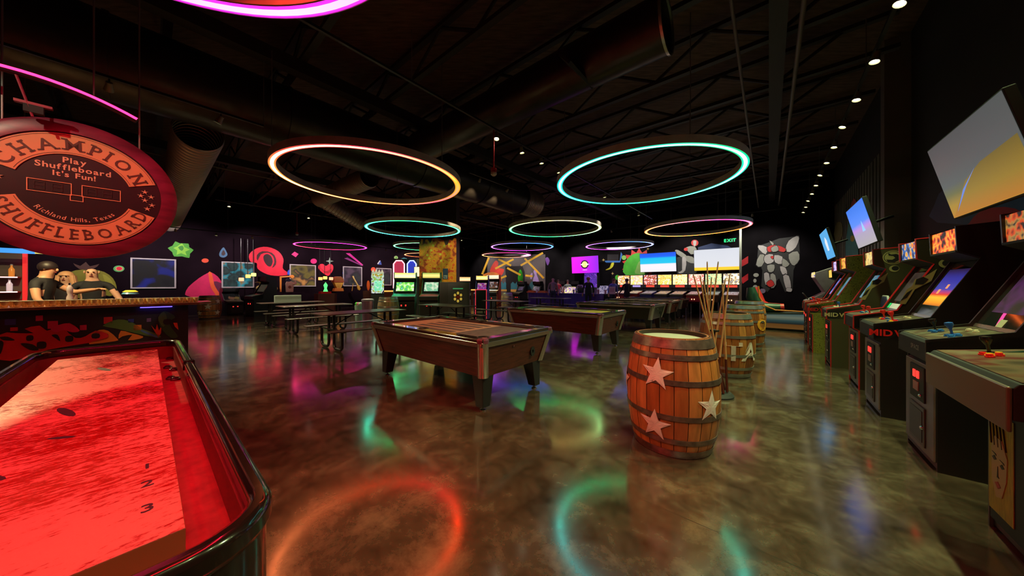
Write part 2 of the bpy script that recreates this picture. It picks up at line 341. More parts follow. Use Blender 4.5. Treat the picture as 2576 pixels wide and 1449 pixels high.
ring(0, 0, [(0, .7, .6), (0, .6, .35), (0, .6, .15), (0, .6, .45), (0, .6, .6), (0, .7, .65)], [(.7, 2.7, 2.6), (.7, 2.5, 2.6), (.8, 2.5, 2.5), (.7, 2.9, 2.1), (.15, 2.8, 1.2), (.15, 2.8, 1.5)],
     'large turquoise ring light above the star barrel', xy=(2.39, 5.6), K=2.3)
ring(0, 0, [TEAL, GRN, GRN, TEAL], [(.6, 2.8, 2.4), (.05, 2.2, 1.0), (.5, 2.6, 1.6), (.3, 2.7, 2.6)], 'turquoise green ring light just above the orange painted column', xy=(-3.33, 10.46))
ring(0, 0, [GRN, (.6, .5, .1), (.4, .6, .2), GRN], [(.4, 2.8, 1.4), (2.4, 2.0, 1.0), (1.4, 2.6, 1.6), (.1, 2.6, 1.2)], 'green ring light with a cream front edge, middle of the second row', xy=(1.44, 10.43))
ring(0, 0, [(1, .15, .02), (.9, .02, .3), (1, .2, .02), (1, .4, .1)], [(2.8, 1.3, .4), (2.2, .2, 1.3), (2.8, .8, .1), (2.8, 1.7, .5)], 'orange ring light with a pink front edge near the exit sign', xy=(6.14, 10.3))
ring(0, 0, [(.5, .05, .8), (.1, .2, 1), (.05, .3, 1), (.6, .02, .6)], [(1.6, .7, 2.2), (.4, 1.0, 2.6), (.3, 1.2, 2.8), (1.9, .15, 1.9)], 'purple and blue ring light directly above the smaller orange one', xy=(.5, 15.2))
ring(0, 0, [(.5, .05, .8), (.1, .2, 1), (.3, .3, 1), (.6, .02, .6)], [(1.6, .7, 2.2), (.4, 1.0, 2.6), (1.2, 1.6, 2.8), (1.9, .15, 1.9)], 'purple and blue ring light hanging in front of the green monster mural', xy=(5.13, 14.75))
ring(0, 0, [(1, .3, .05), (.8, .05, .5), (.7, .1, .5), (1, .3, .05)], [(2.6, 1.4, .6), (2.2, .3, 1.2), (1.9, .6, 1.3), (2.4, 1.5, .5)], 'small orange and magenta ring light before the crossed yellow beams', xy=(-.35, 19.3))
ring(0, 0, [(1, .02, .15), (.8, .02, .5), (.8, .05, .6), (1, .02, .3)], [(2.6, .3, .6), (2.4, .3, 1.6), (2.0, .2, 1.8), (2.6, .2, 1.0)], 'magenta and red ring light in front of the left wall hearts', xy=(-8.75, 14.87))
ring(0, 0, [(.9, .02, .6), (1, .02, .25), (1, .02, .5), (.7, .02, .6)], [(5.5, .3, 1.0), (7.0, .2, .4), (7.0, .2, .4), (4.0, .6, 1.4)], 'magenta ring light overhead, cut off by the top of the photo', xy=(-1.6, .62), K=10)
ring(0, 0, [GRN, (.1, .6, .2), GRN, (.05, .6, .2)], [(.6, 2.4, 1.4), (1.2, 2.4, 1.6), (1.2, 2.4, 1.6), (.2, 2.4, 1.0)], 'pale green ring light half hidden behind the orange painted column', xy=(-4.24, 15.18))
ring(0, 0, [(1, .2, .05), (1, .3, .1), (1, .2, .05), (1, .3, .05)], [(2.6, .8, .4), (2.6, 1.5, 1.0), (2.6, 1.2, .8), (2.6, 1.0, .4)], 'small orange ring light behind the orange painted column', xy=(-5.2, 19.4))
# =====================================================================  DUCTS, PIPES, TRACKS
DUCT = P('dark_duct_metal', (.055, .045, .04), .36, .75, noise=.2, nscale=4); SPIR = P('spiral_duct_metal', (.5, .4, .36), .4, .75)
def spiral(mb, p, q, r, mat, pitch=.09):
    p, q = Vector(p), Vector(q); L_ = (q - p).length; n = int(L_ / pitch); M = (q - p).to_track_quat('Z', 'Y').to_matrix().to_4x4(); M.translation = p; pr = []
    for i in range(n): z = i * L_ / n; pr += [(r, z), (r, z + L_ / n * .7), (r + .018, z + L_ / n * .8), (r + .018, z + L_ / n * .95)]
    pr += [(r, L_), (r * .93, L_), (r * .93, L_ - .3)]; mb.lathe(pr, mat, 32, M)
t = thing('air_duct', W(-7.25, 4, 4.0), 0, 'widest round black air duct above the first ring light, with spiral branches toward the bar', 'air duct'); MAIN = t
o_ = t.location.copy()
mb = MB(); mb.cyl(W(-7.25, -6.3, 4.6) - o_, W(-7.25, 9.0, 4.6) - o_, .58, DUCT, seg=36); mb.build('duct_run', t, smooth=True)
for a in (-3.0, -.4, 1.7, 4.6, 6.9, 8.9):
    MB().cyl(W(-7.25, a, 4.6) - o_, W(-7.25, a + .06, 4.6) - o_, .6, DUCT, seg=36).build('duct_collar', t, smooth=True)
mb = MB(); spiral(mb, W(-7.25, 9.06, 4.6) - o_, W(-7.25, 10.0, 4.6) - o_, .5, SPIR); mb.build('duct_end', t, smooth=True)
t = thing('air_duct', W(-3, 4.2, 4.0), 0, 'round black air duct running to upper right, open at its right end', 'air duct'); o_ = t.location.copy()
mb = MB(); mb.lathe([(.31, .0), (.34, 0), (.34, 5.4), (.31, 5.4)], DUCT, 32, Matrix.Translation(W(-.97, 4.2, 4.64) - o_) @ (W(-1, 0).to_track_quat('Z', 'Y').to_matrix().to_4x4())); mb.build('duct_run', t, smooth=True)
MB().lathe([(.355, 0), (.355, .03), (.33, .03), (.33, 0)], STEEL, 32, Matrix.Translation(W(-.97, 4.2, 4.64) - o_) @ (W(-1, 0).to_track_quat('Z', 'Y').to_matrix().to_4x4()), closed=True).build('end_flange', t, smooth=True)
MB().box(-.35, .35, -.12, .12, -.02, .02, MBLACK, Matrix.Translation(W(-2.1, 3.95, 4.4) - o_) @ Matrix.Rotation(R(50), 4, 'Z') @ Matrix.Rotation(R(50), 4, 'X')).build('air_grille', t)
t = MAIN; o_ = t.location.copy()
mb = MB(); spiral(mb, W(-7.8, .6, 4.1) - o_, W(-19.6, .6, 4.0) - o_, .33, SPIR, .17); mb.build('duct_branch', t, smooth=True)
mb = MB(); spiral(mb, W(-7.8, 3.65, 4.1) - o_, W(-11.0, 3.55, 4.1) - o_, .24, SPIR); mb.build('duct_branch', t, smooth=True)
mb = MB(); spiral(mb, W(-11.0, 3.45, 4.15) - o_, W(-11.0, 4.9, 3.5) - o_, .22, SPIR); mb.build('duct_elbow', t, smooth=True)
PIPE = P('painted_pipe', (.16, .13, .11), .5)
for n, z, r, lb in ((.33, 4.8, .03, 'long grey sprinkler pipe running under the joists toward the back wall'), (-.35, 4.8, .022, 'thinner pipe beside the long sprinkler pipe')):
    tag(MB().cyl(W(n, AF + .2, z), W(n, AB - .1, z), r, PIPE, seg=10).build('sprinkler_pipe', smooth=True), lb, 'pipe')
tag(MB().cyl(W(-12, AF + .2, 4.7), W(-12, AB - .1, 4.7), .025, PIPE, seg=8).build('conduit', smooth=True), 'thin conduit above the bar side of the room', 'pipe')
BULB = P('spot_bulb', (1, 1, 1), emit=(1, .93, .62), es=12); DIMB = P('dim_spot_bulb', (1, 1, 1), emit=(1, .9, .65), es=4)
TRK = P('track_black', (.02, .02, .02), .4); HEADM = P('lamp_head_grey', (.35, .35, .24), .4, .3)
def track(name, p, q, lab):
    t = thing(name, (0, 0, 0), 0, lab, 'lighting track'); t.location = Vector(p); d = Vector(q) - Vector(p); T = d.to_track_quat('Y', 'Z').to_matrix().to_4x4()
    MB().box(-.018, .018, 0, d.length, -.016, .016, TRK, T).build('rail', t)
    k = 0
    while k * 2.5 < d.length: MB().cyl(d.normalized() * (k * 2.5 + .2), d.normalized() * (k * 2.5 + .2) + Vector((0, 0, 4.95 - p[2])), .005, WIRE, seg=6).build('hanger', t); k += 1
    return t
HEAD = {}
def head(p, target, lab, grp, e=0, color=(1, .88, .62), ang=70, bulb=BULB, s=1.0, shade=True):
    p = Vector(p); d = (Vector(target) - p).normalized(); t = thing('track_spotlight', p, 0, lab, 'spotlight', grp)
    q = d.to_track_quat('Z', 'Y').to_matrix().to_4x4(); T = Matrix.Translation((0, 0, -.06)) @ q
    key = (round(s, 2), bulb.name)
    if key not in HEAD:
        a = MB(); a.lathe([(0, -.02), (.032 * s, -.02), (.036 * s, .03 * s), (.05 * s, .1 * s), (.047 * s, .1 * s), (.034 * s, .05 * s)], HEADM, 14); o1 = a.build('lamp_head', t, smooth=True)
        a = MB(); a.lathe([(0, .06 * s), (.02 * s, .062 * s), (.034 * s, .07 * s), (.035 * s, .078 * s), (0, .085 * s)], bulb, 12); o2 = a.build('bulb', t, smooth=True)
        a = MB(); a.cyl((0, 0, 0), (0, 0, -.06), .008, TRK, seg=6); o3 = a.build('stem', t)
        o3.data; HEAD[key] = (o1.data, o2.data, o3.data)
    else:
        for nm, dt in zip(('lamp_head', 'bulb', 'stem'), HEAD[key]):
            o = bpy.data.objects.new(nm, dt); COL.objects.link(o); o.parent = t
    for o in t.children: 
        if o.name.split('.')[0] != 'stem': o.matrix_basis = T
    if e: spot(t, p + Vector((0, 0, -.06)) + d * (.11 * s), target, e, color, ang, .03)
    return t
ZT = 4.2
track('light_track', W(1.0, -1.5, ZT + .02), W(1.0, 16.2, ZT + .02), 'black lighting track above the right row of arcade cabinets')
for k in range(19):
    a = -1.34 + k * 1.0; 
    if a > 15.8: break
    head(W(1.0, a, ZT), W(.1 if k % 3 else -.6, a - .5, .4), 'small bright spotlight on the track above the right arcade row', 'spotlights above the right arcade row', e=(25 if a < 2 else 190) if a < 13 else 0, color=(.78, 1, .42), ang=80)
track('light_track', W(-3.86, -.3, ZT + .02), W(-3.86, 14, ZT + .02), 'black lighting track above the row of pool tables')
for a, e in ( (4.16, 70), (4.9, 0), (5.6, 60), (6.33, 0), (9.0, 180), (12.2, 180)):
    head(W(-3.86, a, ZT), W(-3.6, a + .4, .8) if a > 4.5 else W(-3.4, 3.5, .8), 'small bright spotlight on the track above the pool tables', 'spotlights above the pool tables', e=e, color=(1, .85, .6), ang=54)
track('light_track', W(-17.6, -3, 3.58), W(-17.6, 14.9, 3.58), 'black lighting track washing the mural on the left wall')
head(W(-17.6, 1.85, 3.56), W(-17.3, 1.6, .5), 'small added spotlight brightening the oak barrel by the bar end', 'spotlights washing the left wall mural', e=70, color=(1, .8, .5), ang=40, bulb=DIMB, s=.9)  # extra head, put in only to brighten this barrel
for k in range(8): head(W(-17.6, -1.6 + k * 2.3, 3.56), W(-19.9, -1.2 + k * 2.3, 2.3), 'small spotlight aimed at the left wall mural', 'spotlights washing the left wall mural', e=150, color=(1, .85, .85), ang=100, bulb=DIMB, s=.9)
track('light_track', W(-18.6, 15.3, 4.22), W(.5, 15.3, 4.22), 'black lighting track washing the mural on the back wall')
for k in range(7): head(W(-17.6 + k * 2.85, 15.3, 4.2), W(-17.4 + k * 2.85, 17.6, 2.0), 'small spotlight aimed at the back wall mural', 'spotlights washing the back wall mural', e=190, color=(1, .9, .85), ang=88, bulb=DIMB, s=.9)
head(W(1.0, .15, ZT), W(-.62, 2.9, .5), 'added spotlight on the right track brightening the star barrel', 'spotlights above the right arcade row', e=170, color=(1, .85, .55), ang=30)  # added head that lights the barrel front
track('light_track', W(-7.9, 10.2, 3.9), W(-9.6, 10.2, 3.9), 'added short lighting track in front of the orange column') if False else track('light_track', W(-6.2, 5.6, 4.4), W(-6.2, 7.6, 4.4), 'added short lighting track in front of the orange column')  # track added only to carry the heads that brighten the column
for a in (6.0, 7.2): head(W(-6.2, a, 4.38), W(-10.2, 7.7, 2.3), 'added spotlight brightening the orange column', 'added spotlights brightening the orange column', e=240, color=(1, .75, .4), ang=44, bulb=DIMB, s=.9)
track('light_track', W(-12.6, 1.3, 3.9), W(-12.6, 12.5, 3.9), 'added black lighting track above the picnic tables')  # track and heads added to throw more light on this floor
for a in (1.6, 3.7, 6.0, 8.4, 10.8): head(W(-12.6, a, 3.88), W(-11.4, a, 0), 'small added spotlight lifting the floor by the picnic tables', 'added spotlights above the picnic tables', e=330, color=(1, .9, .5), ang=95, bulb=DIMB, s=.9)
# red fire sprinkler / alarm pendants
def alarm(px, py, Z, zt, lab):
    x, y = (px - CX) / F * Z, Z; z = EYE + (HY - py) / F * Z; t = thing('smoke_detector', (x, y, z), 0, lab, 'smoke detector')
    MB().cyl((0, 0, .06), (0, 0, zt - z), .012, P('red_pipe', (.45, .02, .03), .4), seg=8).build('red_conduit', t)
    MB().lathe([(0, .06), (.05, .06), (.055, 0), (.05, -.02), (0, -.02)], P('red_box', (.5, .03, .04), .4), 16).build('base', t, smooth=True)
    MB().lathe([(0, -.02), (.055, -.02), (.055, -.05), (.03, -.075), (0, -.08)], WHITE, 16).build('sensor_head', t, smooth=True)
alarm(1242, 432, 5.6, 4.18, 'white smoke detector hanging on a red rod between the two large rings')
alarm(747, 588, 13, 4.4, 'white smoke detector on a red rod above the left wall hearts')
# exit sign
p = pt_a(1837, 605, AB); t = thing('exit_sign', p - W(0, .06), TH_MINUS_A, 'green lit EXIT sign high on the back wall', 'exit sign')
MB().box(-.17, .17, -.03, .04, -.1, .1, P('exit_housing', (.02, .03, .02), .5)).build('housing', t, bevel=.005)
mb = MB(); text(mb, 'EXIT', .2, P('exit_green', (0, .3, .05), emit=(.02, 1, .2), es=2.2), Matrix.Translation((0, -.036, 0)), .015); mb.build('lettering', t)
# =====================================================================  POOL TABLES
def hold(o, parent):
    """keep o where it is in the room and make it a part of parent"""
    o.parent = parent; o.matrix_parent_inverse = parent.matrix_basis.inverted(); return o
WALNUT = P('walnut_laminate', (.075, .014, .008), .5, noise=.45, nscale=6, stretch=(1, .6, 9), spec=.3)
RAILT = P('glossy_dark_rail', (.035, .03, .025), .12, coat=.5); TRIMM = P('aluminium_trim', (.55, .5, .45), .22, .9)
CLOTH = P('tan_table_cloth', (.5, .33, .19), .8, noise=.1, nscale=12); CLOTH2 = P('grey_brown_cloth', (.13, .1, .085), .85, noise=.2, nscale=14)
POCK = P('pocket_black', (.008, .008, .008), .6); CUSH = P('dark_cushion', (.045, .03, .03), .8)
def pool_table(cab, cloth, stripes):
    t = thing('pool_table', (0, 0, 0), TH_PLUS_N, '', 'pool table', 'coin operated pool tables in a row'); X, Y = .64, 1.19
    mb = MB(); a = [(-X + .02, -Y + .02), (X - .02, -Y + .02), (X - .02, Y - .02), (-X + .02, Y - .02)]; b = [(-X + .11, -Y + .11), (X - .11, -Y + .11), (X - .11, Y - .11), (-X + .11, Y - .11)]
    mb.add([(*p, .37) for p in b] + [(*p, .72) for p in a], [(3, 2, 1, 0), (4, 5, 6, 7), (0, 1, 5, 4), (1, 2, 6, 5), (2, 3, 7, 6), (3, 0, 4, 7)], cab); mb.build('cabinet', t, bevel=.006)
    mb = MB()   # four rail caps, mitred
    def ringq(o0, i0, z0, z1, mat, mbx):
        k = [(-1, -1), (1, -1), (1, 1), (-1, 1)]
        for i in range(4):
            p, q = k[i], k[(i + 1) % 4]; v = []
            for z in (z0, z1):
                for s_, e in ((o0, p), (o0, q), (i0, q), (i0, p)): v.append((s_[0] * e[0], s_[1] * e[1], z))
            mbx.add(v, [(3, 2, 1, 0), (4, 5, 6, 7), (0, 1, 5, 4), (1, 2, 6, 5), (2, 3, 7, 6), (3, 0, 4, 7)], mat)
    ringq((X, Y), (X - .12, Y - .12), .765, .80, RAILT, mb); mb.build('top_rail', t, bevel=.008)
    mb = MB(); ringq((X + .004, Y + .004), (X - .02, Y - .02), .715, .765, TRIMM, mb); mb.build('metal_trim', t, bevel=.004)
    mb = MB(); ringq((X - .12, Y - .12), (X - .16, Y - .16), .765, .79, CUSH, mb); mb.build('cushion', t, bevel=.004)
    MB().box(-X + .16, X - .16, -Y + .16, Y - .16, .745, .765, cloth).build('playing_surface', t)
    if stripes:
        mb = MB()
        for x in (-.33, -.17, -.01, .15, .31): mb.box(x - .045, x + .045, -.35, .62, .7655, .7675, CLOTH2)
        mb.box(-.47, .47, -1.02, -.45, .7655, .7675, CLOTH2); mb.build('dark_stripes', t)  # dark bars laid on the tan playing surface
    for sx in (-1, 1):
        for sy in (-1, 0, 1):
            c = Vector((sx * (X - .125 if sy else X - .11), sy * (Y - .125), .8)); MB().lathe([(0, -.02), (.05, -.02), (.052, .003), (.066, .003), (.066, -.02)], POCK, 20, Matrix.Translation(c)).build('pocket', t, smooth=True)
        for sy in (-1, 1):
            mb = MB(); d = Vector((sx, sy, 0)).normalized(); T = Matrix.Translation((sx * (X - .045), sy * (Y - .045), 0)) @ Matrix.Rotation(math.atan2(sy, sx), 4, 'Z')
            pr = [(-.005, -.062), (.04, -.05), (.055, -.03), (.06, 0), (.055, .03), (.04, .05), (-.005, .062)]; n = len(pr); sh = -.128
            vs = [(p[0] + sh * (1 if z < .5 else 0), p[1], z) for z in (.37, .755) for p in pr]
            mb.add(vs, [list(range(n))[::-1], list(range(n, 2 * n))] + [(i, (i + 1) % n, (i + 1) % n + n, i + n) for i in range(n)], TRIMM, T); mb.build('corner_cover', t, smooth=True)
            mb = MB(); mb.lathe([(.04, .755), (.064, .756), (.066, .79), (.055, .802), (0, .803)], P('corner_cap', (.16, .05, .09), .2, coat=.4), 16, Matrix.Translation((sx * (X - .05), sy * (Y - .05), 0))); mb.build('corner_cap', t, smooth=True)
            x, y = sx * (X - .2), sy * (Y - .2); q = sx * .03, sy * .03; w0, w1 = .085, .055
            vs = [(x + i * w1 + q[0], y + j * w1 + q[1], .045) for i, j in ((-1, -1), (1, -1), (1, 1), (-1, 1))] + [(x + i * w0, y + j * w0, .38) for i, j in ((-1, -1), (1, -1), (1, 1), (-1, 1))]
            g = MB().add(vs, [(3, 2, 1, 0), (4, 5, 6, 7), (0, 1, 5, 4), (1, 2, 6, 5), (2, 3, 7, 6), (3, 0, 4, 7)], BLACK).build('leg', t, bevel=.006)
            MB().lathe([(0, 0), (.035, 0), (.035, .012), (.012, .02), (.012, .05), (0, .05)], CHROME, 14, Matrix.Translation((x + q[0], y + q[1], 0))).build('leveller', g, smooth=True)
    MB().lathe([(0, -.01), (.022, -.01), (.022, .005), (.06, .006), (.06, -.01)], POCK, 20, Matrix.Translation((.28, -Y + .055, .53)) @ Matrix.Rotation(R(90), 4, 'X') @ Matrix.Diagonal((.7, 1, 1, 1))).build('ball_return', t, smooth=True)
    MB().ball((-.12, -Y + .03, .66), .012, CHROME).build('lock', t, smooth=True)
    return t
pt0 = pool_table(WALNUT, CLOTH, True); pt0.location = W(-3.385, 2.8); pt0['label'] = 'nearest pool table, walnut sides, tan cloth with dark stripes'
# its plain faced short end (local -y) must look to the right, towards +n
CL2 = P('olive_grey_cloth', (.3, .26, .16), .85, noise=.15, nscale=9)
for n, a, sw, lb in ((-3.62, 6.19, {CLOTH2: P('mustard_stripe', (.6, .42, .06), .8), CLOTH: CL2}, 'second pool table behind the nearest, walnut with an olive grey cloth'),
                     (-3.62, 9.62, {WALNUT: P('dark_green_black_laminate', (.012, .02, .014), .3), CLOTH: CUSH, CLOTH2: CUSH}, 'third pool table, the one with very dark green black sides'),
                     (-3.75, 12.2, {CLOTH: CL2, CLOTH2: CL2}, 'fourth pool table, just behind the dark sided one'),
                     (-3.85, 14.55, {CLOTH: CL2, CLOTH2: CL2}, 'farthest pool table, in front of the pinball machines')):
    dup(pt0, W(n, a), label=lb, sw=sw)
# =====================================================================  BARRELS
OAK = [P('oak_stave_%s' % k, c, .42, noise=.3, nscale=7, stretch=(3, 3, .5), bump=.1) for k, c in (('light', (.45, .15, .035)), ('mid', (.33, .1, .025)), ('dark', (.25, .075, .02)), ('honey', (.46, .19, .05)))]
OLDOAK = [P('grey_oak_stave_%s' % k, c, .6, noise=.3, nscale=7, stretch=(3, 3, .5)) for k, c in (('light', (.38, .26, .13)), ('mid', (.3, .2, .1)), ('dark', (.24, .16, .08)), ('pale', (.42, .3, .16)))]
HOOP = P('old_iron_hoop', (.2, .14, .12), .38, .7, noise=.35, nscale=20); HOOPB = P('galvanised_hoop', (.4, .42, .4), .32, .8, noise=.2, nscale=10); GAPM = P('barrel_gap', (.02, .01, .005), .9)  # last one is the near-black lining that shows between staves
WPAINT = P('white_stencil_paint', (.75, .66, .6), .6, noise=.1, nscale=20)
BH = .93
def br(z, rb=.36, rh=.29): return rh + (rb - rh) * (1 - ((z - BH / 2) / (BH / 2)) ** 2) ** .9
def barrel(p, lab, oak=OAK, hoop=HOOP, stars=(), th=0.0, group='wooden barrels', txt=None, top=None, seed=1):
    r_ = random.Random(seed); t = thing('wooden_barrel', (p[0], p[1], 0), 0, lab, 'barrel', group); mb = MB(); ns = 22; z = [BH * i / 12 for i in range(13)]
    for k in range(ns):
        m = r_.choice(oak); a0 = 2 * math.pi * (k + .025) / ns; a1 = 2 * math.pi * (k + .975) / ns; am = (a0 + a1) / 2; v = []
        for zz in z: rr = br(zz); v += [(rr * math.cos(q) * s_, rr * math.sin(q) * s_, zz) for q, s_ in ((a0, .994), (am, 1.004), (a1, .994))]
        mb.add(v, [(3 * i + j, 3 * i + j + 1, 3 * i + 4 + j, 3 * i + 3 + j) for i in range(12) for j in (0, 1)], m)
    mb.lathe([(br(0) - .002, .0)] + [(br(zz) - .008, zz) for zz in z] + [(.285, BH), (.26, BH), (.26, BH - .05)], GAPM, 36); mb.lathe([(br(BH) - .001, BH - .001), (br(BH) - .028, BH + .001), (br(BH) - .03, BH - .04)], oak[1], 36)
    mb.build('staves', t, smooth=True, weld=False)
    MB().lathe([(0, BH - .035), (.262, BH - .035), (.262, BH - .045), (0, BH - .045)], top or P('barrel_head_board', (.45, .42, .33), .35, noise=.15, nscale=4), 36).build('barrel_head', t, smooth=True)
    for zc, hw in ((.035, .03), (.14, .02), (.33, .02), (.6, .02), (.79, .02), (.89, .035)):
        pr = [(br(zc - hw) + .001, zc - hw), (br(zc - hw) + .006, zc - hw), (br(zc + hw) + .006, zc + hw), (br(zc + hw) + .001, zc + hw)]
        MB().lathe(pr, hoop, 44, closed=True).build('hoop', t, smooth=True)
    base = math.atan2(-p[1], -p[0])
    def wrap(mb2, pts, d, zc, mat, off=.008):   # star or letter outline in metres, wrapped round the bulge at d degrees right of the viewer-facing line
        n = len(pts); cx = sum(q[0] for q in pts) / n; cz = sum(q[1] for q in pts) / n; rows = [.0, .34, .67, 1.0]; v = []
        for f_ in rows:
            for q in pts:
                x, zz = cx + (q[0] - cx) * f_, zc + cz + (q[1] - cz) * f_; rr = br(zz) + off; g = base + R(d) + x / .36; v.append((rr * math.cos(g), rr * math.sin(g), zz))
        mb2.add(v, [(r0 * n + i, r0 * n + (i + 1) % n, (r0 + 1) * n + (i + 1) % n, (r0 + 1) * n + i) for r0 in range(3) for i in range(n)], mat)
    for d, zc, s_ in stars:
        m2 = MB(); pts = [((s_ if i % 2 == 0 else s_ * .4) * math.sin(R(36 * i + 4)), (s_ if i % 2 == 0 else s_ * .4) * math.cos(R(36 * i + 4))) for i in range(10)]
        wrap(m2, pts, d, zc, WPAINT); m2.build('painted_star', t, weld=True)
    if txt:
        for ch, d, zc, h, mt in txt:
            vs, fs, wd, x0 = glyph(ch, .03); m2 = MB(); v = []
            for q in vs:
                x, zz = (q[0] - x0 - wd / 2) * h, zc + (q[1] - .35) * h; rr = br(zz) + .009; g = base + R(d) + x / .36; v.append((rr * math.cos(g), rr * math.sin(g), zz))
            m2.add(v, fs, mt); m2.build('painted_letter', t)
    return t
barrel((1.385, 2.66), 'nearest wooden barrel, painted with large white stars', stars=((-17, .655, .13), (47, .43, .125), (-82, .52, .13), (-20, .25, .13), (120, .5, .13), (170, .3, .13)), top=P('pale_green_grey_disc', (.5, .55, .45), .3), seed=3)
ORP = P('orange_yellow_paint', (.85, .35, .03), .5, noise=.2)
barrel((3.3, 4.72), 'second barrel behind the star barrel, marked with tall white letters', hoop=HOOPB, txt=(('T', 14, .4, .36, WPAINT), ('A', 52, .4, .36, WPAINT)), seed=5)
barrel((5.0, 6.6), 'third barrel in the line, with an orange ring letter on its side', hoop=HOOPB, txt=(('O', 58, .55, .34, ORP),), seed=6)
barrel((6.35, 8.2), 'farthest barrel in the line beside the racing game', hoop=HOOPB, seed=7)
barrel((-12.2, 12.35), 'oak barrel with white stars beside the end of the bar', stars=((-8, .5, .13), (-55, .25, .12), (40, .25, .12), (45, .7, .12)), seed=8)
barrel((-4.38, 10.85), 'grey weathered barrel between the picnic tables and the green arcade cabinet', oak=OLDOAK, hoop=HOOPB, seed=9)
barrel((-.28, 17.6), 'grey weathered barrel standing before the crossed yellow beams', oak=OLDOAK, hoop=HOOPB, seed=10)
# =====================================================================  CUE RACK AND CUES
t = thing('cue_rack', (2.5, 3.78, 0), 0, 'black round floor rack holding the cues behind the star barrel', 'cue rack')
MB().lathe([(0, 0), (.2, 0), (.2, .02), (.17, .05), (0, .05)], MBLACK, 28).build('base', t, smooth=True)
MB().cyl((0, 0, .05), (0, 0, .8), .018, MBLACK).build('pole', t, smooth=True)
MB().lathe([(.018, .78), (.05, .78), (.05, .8), (.018, .8)], MBLACK, 28, closed=True).build('holder_disc', t, smooth=True)
CUEW = P('maple_cue', (.6, .33, .16), .3, coat=.3); CUEB = P('cue_butt', (.09, .02, .015), .2, coat=.4); FER = P('cue_ferrule', (.5, .55, .6), .3)
tips = [(1744, 690, -1.2), (1761, 693, -.2), (1779, 658, .5), (1790, 697, .2), (1807, 658, .9), (1825, 700, -1.6), (1836, 690, .9), (1769, 705, .6), (1817, 712, -.4)]
cl = ['pool cue leaning farthest left in the rack', 'pool cue standing just right of the leftmost one', 'tall pool cue on the left of the two highest', 'upright pool cue between the two highest ones', 'tall pool cue on the right of the two highest',
      'pool cue crossing the others, tip toward the right', 'pool cue leaning farthest right in the rack', 'shorter pool cue low among the left cues', 'shorter pool cue low among the right cues']
for i, (px, py, sl) in enumerate(tips):
    ang = 2 * math.pi * i / len(tips); b = Vector((2.5 + .13 * math.cos(ang), 3.78 + .13 * math.sin(ang), .06)); Z = 3.78 + .1 * math.sin(ang)
    tp = Vector(((px - CX) / F * Z, Z, EYE + (HY - py) / F * Z)); t = thing('pool_cue', b, 0, cl[i], 'pool cue', 'pool cues standing in the rack'); d = tp - b
    MB().tube([(0, 0, 0), d * .3], [.0145, .0125], CUEB, 12).build('butt', t, smooth=True); MB().tube([d * .3, d * .99], [.0125, .007], CUEW, 12).build('shaft', t, smooth=True)
    MB().tube([d * .99, d], [.007, .0065], FER, 10).build('ferrule', t, smooth=True)
# =====================================================================  PICNIC TABLES
TUBE = P('black_powder_coated_tube', (.012, .012, .013), .28); PTOP = P('dark_coated_tabletop', (.06, .05, .048), .3, noise=.15, nscale=5, bump=.12)
def picnic():
    t = thing('picnic_table', (0, 0, 0), 0, '', 'picnic table', 'metal picnic tables with attached benches')
    mb = MB(); mb.box(-.38, .38, -.915, .915, .735, .76, PTOP); mb.build('tabletop', t, bevel=.008)
    for sx in (-1, 1): mb = MB(); mb.box(sx * .66 - .125, sx * .66 + .125, -.915, .915, .43, .455, PTOP); mb.build('seat', t, bevel=.008)
    for sy in (-1, 1):
        for sx in (-1, 1):
            x0, x1, y = sx * .56, sx * .14, sy * .62; pth = [(x0, y, .43), (x0, y, .16)] + [(x0 - sx * (.12 - .12 * math.cos(q)), y, .15 - .12 * math.sin(q)) for q in [R(15 * i) for i in range(1, 7)]]
            pth += [(x1 + sx * (.12 - .12 * math.sin(q)), y, .15 - .12 * math.cos(q)) for q in [R(15 * i) for i in range(0, 7)]] + [(x1, y, .2), (x1, y, .74)]
            MB().tube(pth, .028, TUBE, 10).build('leg', t, smooth=True)
        MB().tube([(0, sy * .62, .46), (0, sy * .12, .735)], .012, TUBE, 8).build('brace', t, smooth=True)
        MB().box(-.68, .68, sy * .62 - .02, sy * .62 + .02, .40, .43, TUBE).build('crossbar', t)
    return t
pk = picnic(); pk.location = (-3.42, 6.95, 0); pk.rotation_euler = (0, 0, TH_MINUS_A); pk['label'] = 'nearest picnic table, left of the first pool table'
GT = P('dark_tabletop_plain', (.06, .06, .055), .35)
dup(pk, (-5.9, 9.22, 0), label='second picnic table to the left, behind the nearest one'); dup(pk, (-7.7, 10.72, 0), label='leftmost picnic table, with the white carton on it')
dup(pk, (-1.95, 9.1, 0), TH_PLUS_N, label='picnic table with a green shine behind the first pool table'); dup(pk, (-.25, 11.65, 0), TH_PLUS_N, label='picnic table in front of the red framed cabinet')
dup(pk, (1.75, 14.2, 0), TH_PLUS_N, label='farthest picnic table, before the purple draped counter')
t = thing('cardboard_box', (-7.72, 10.55, .762), TH_MINUS_A, 'white flat carton standing on the leftmost picnic table', 'box')
MB().box(-.04, .04, -.38, .38, 0, .24, P('white_carton', (.55, .62, .6), .6)).build('carton_body', t, bevel=.004); MB().box(-.043, .043, -.383, .383, .2, .205, P('carton_seam', (.3, .33, .32), .7)).build('lid_seam', t)
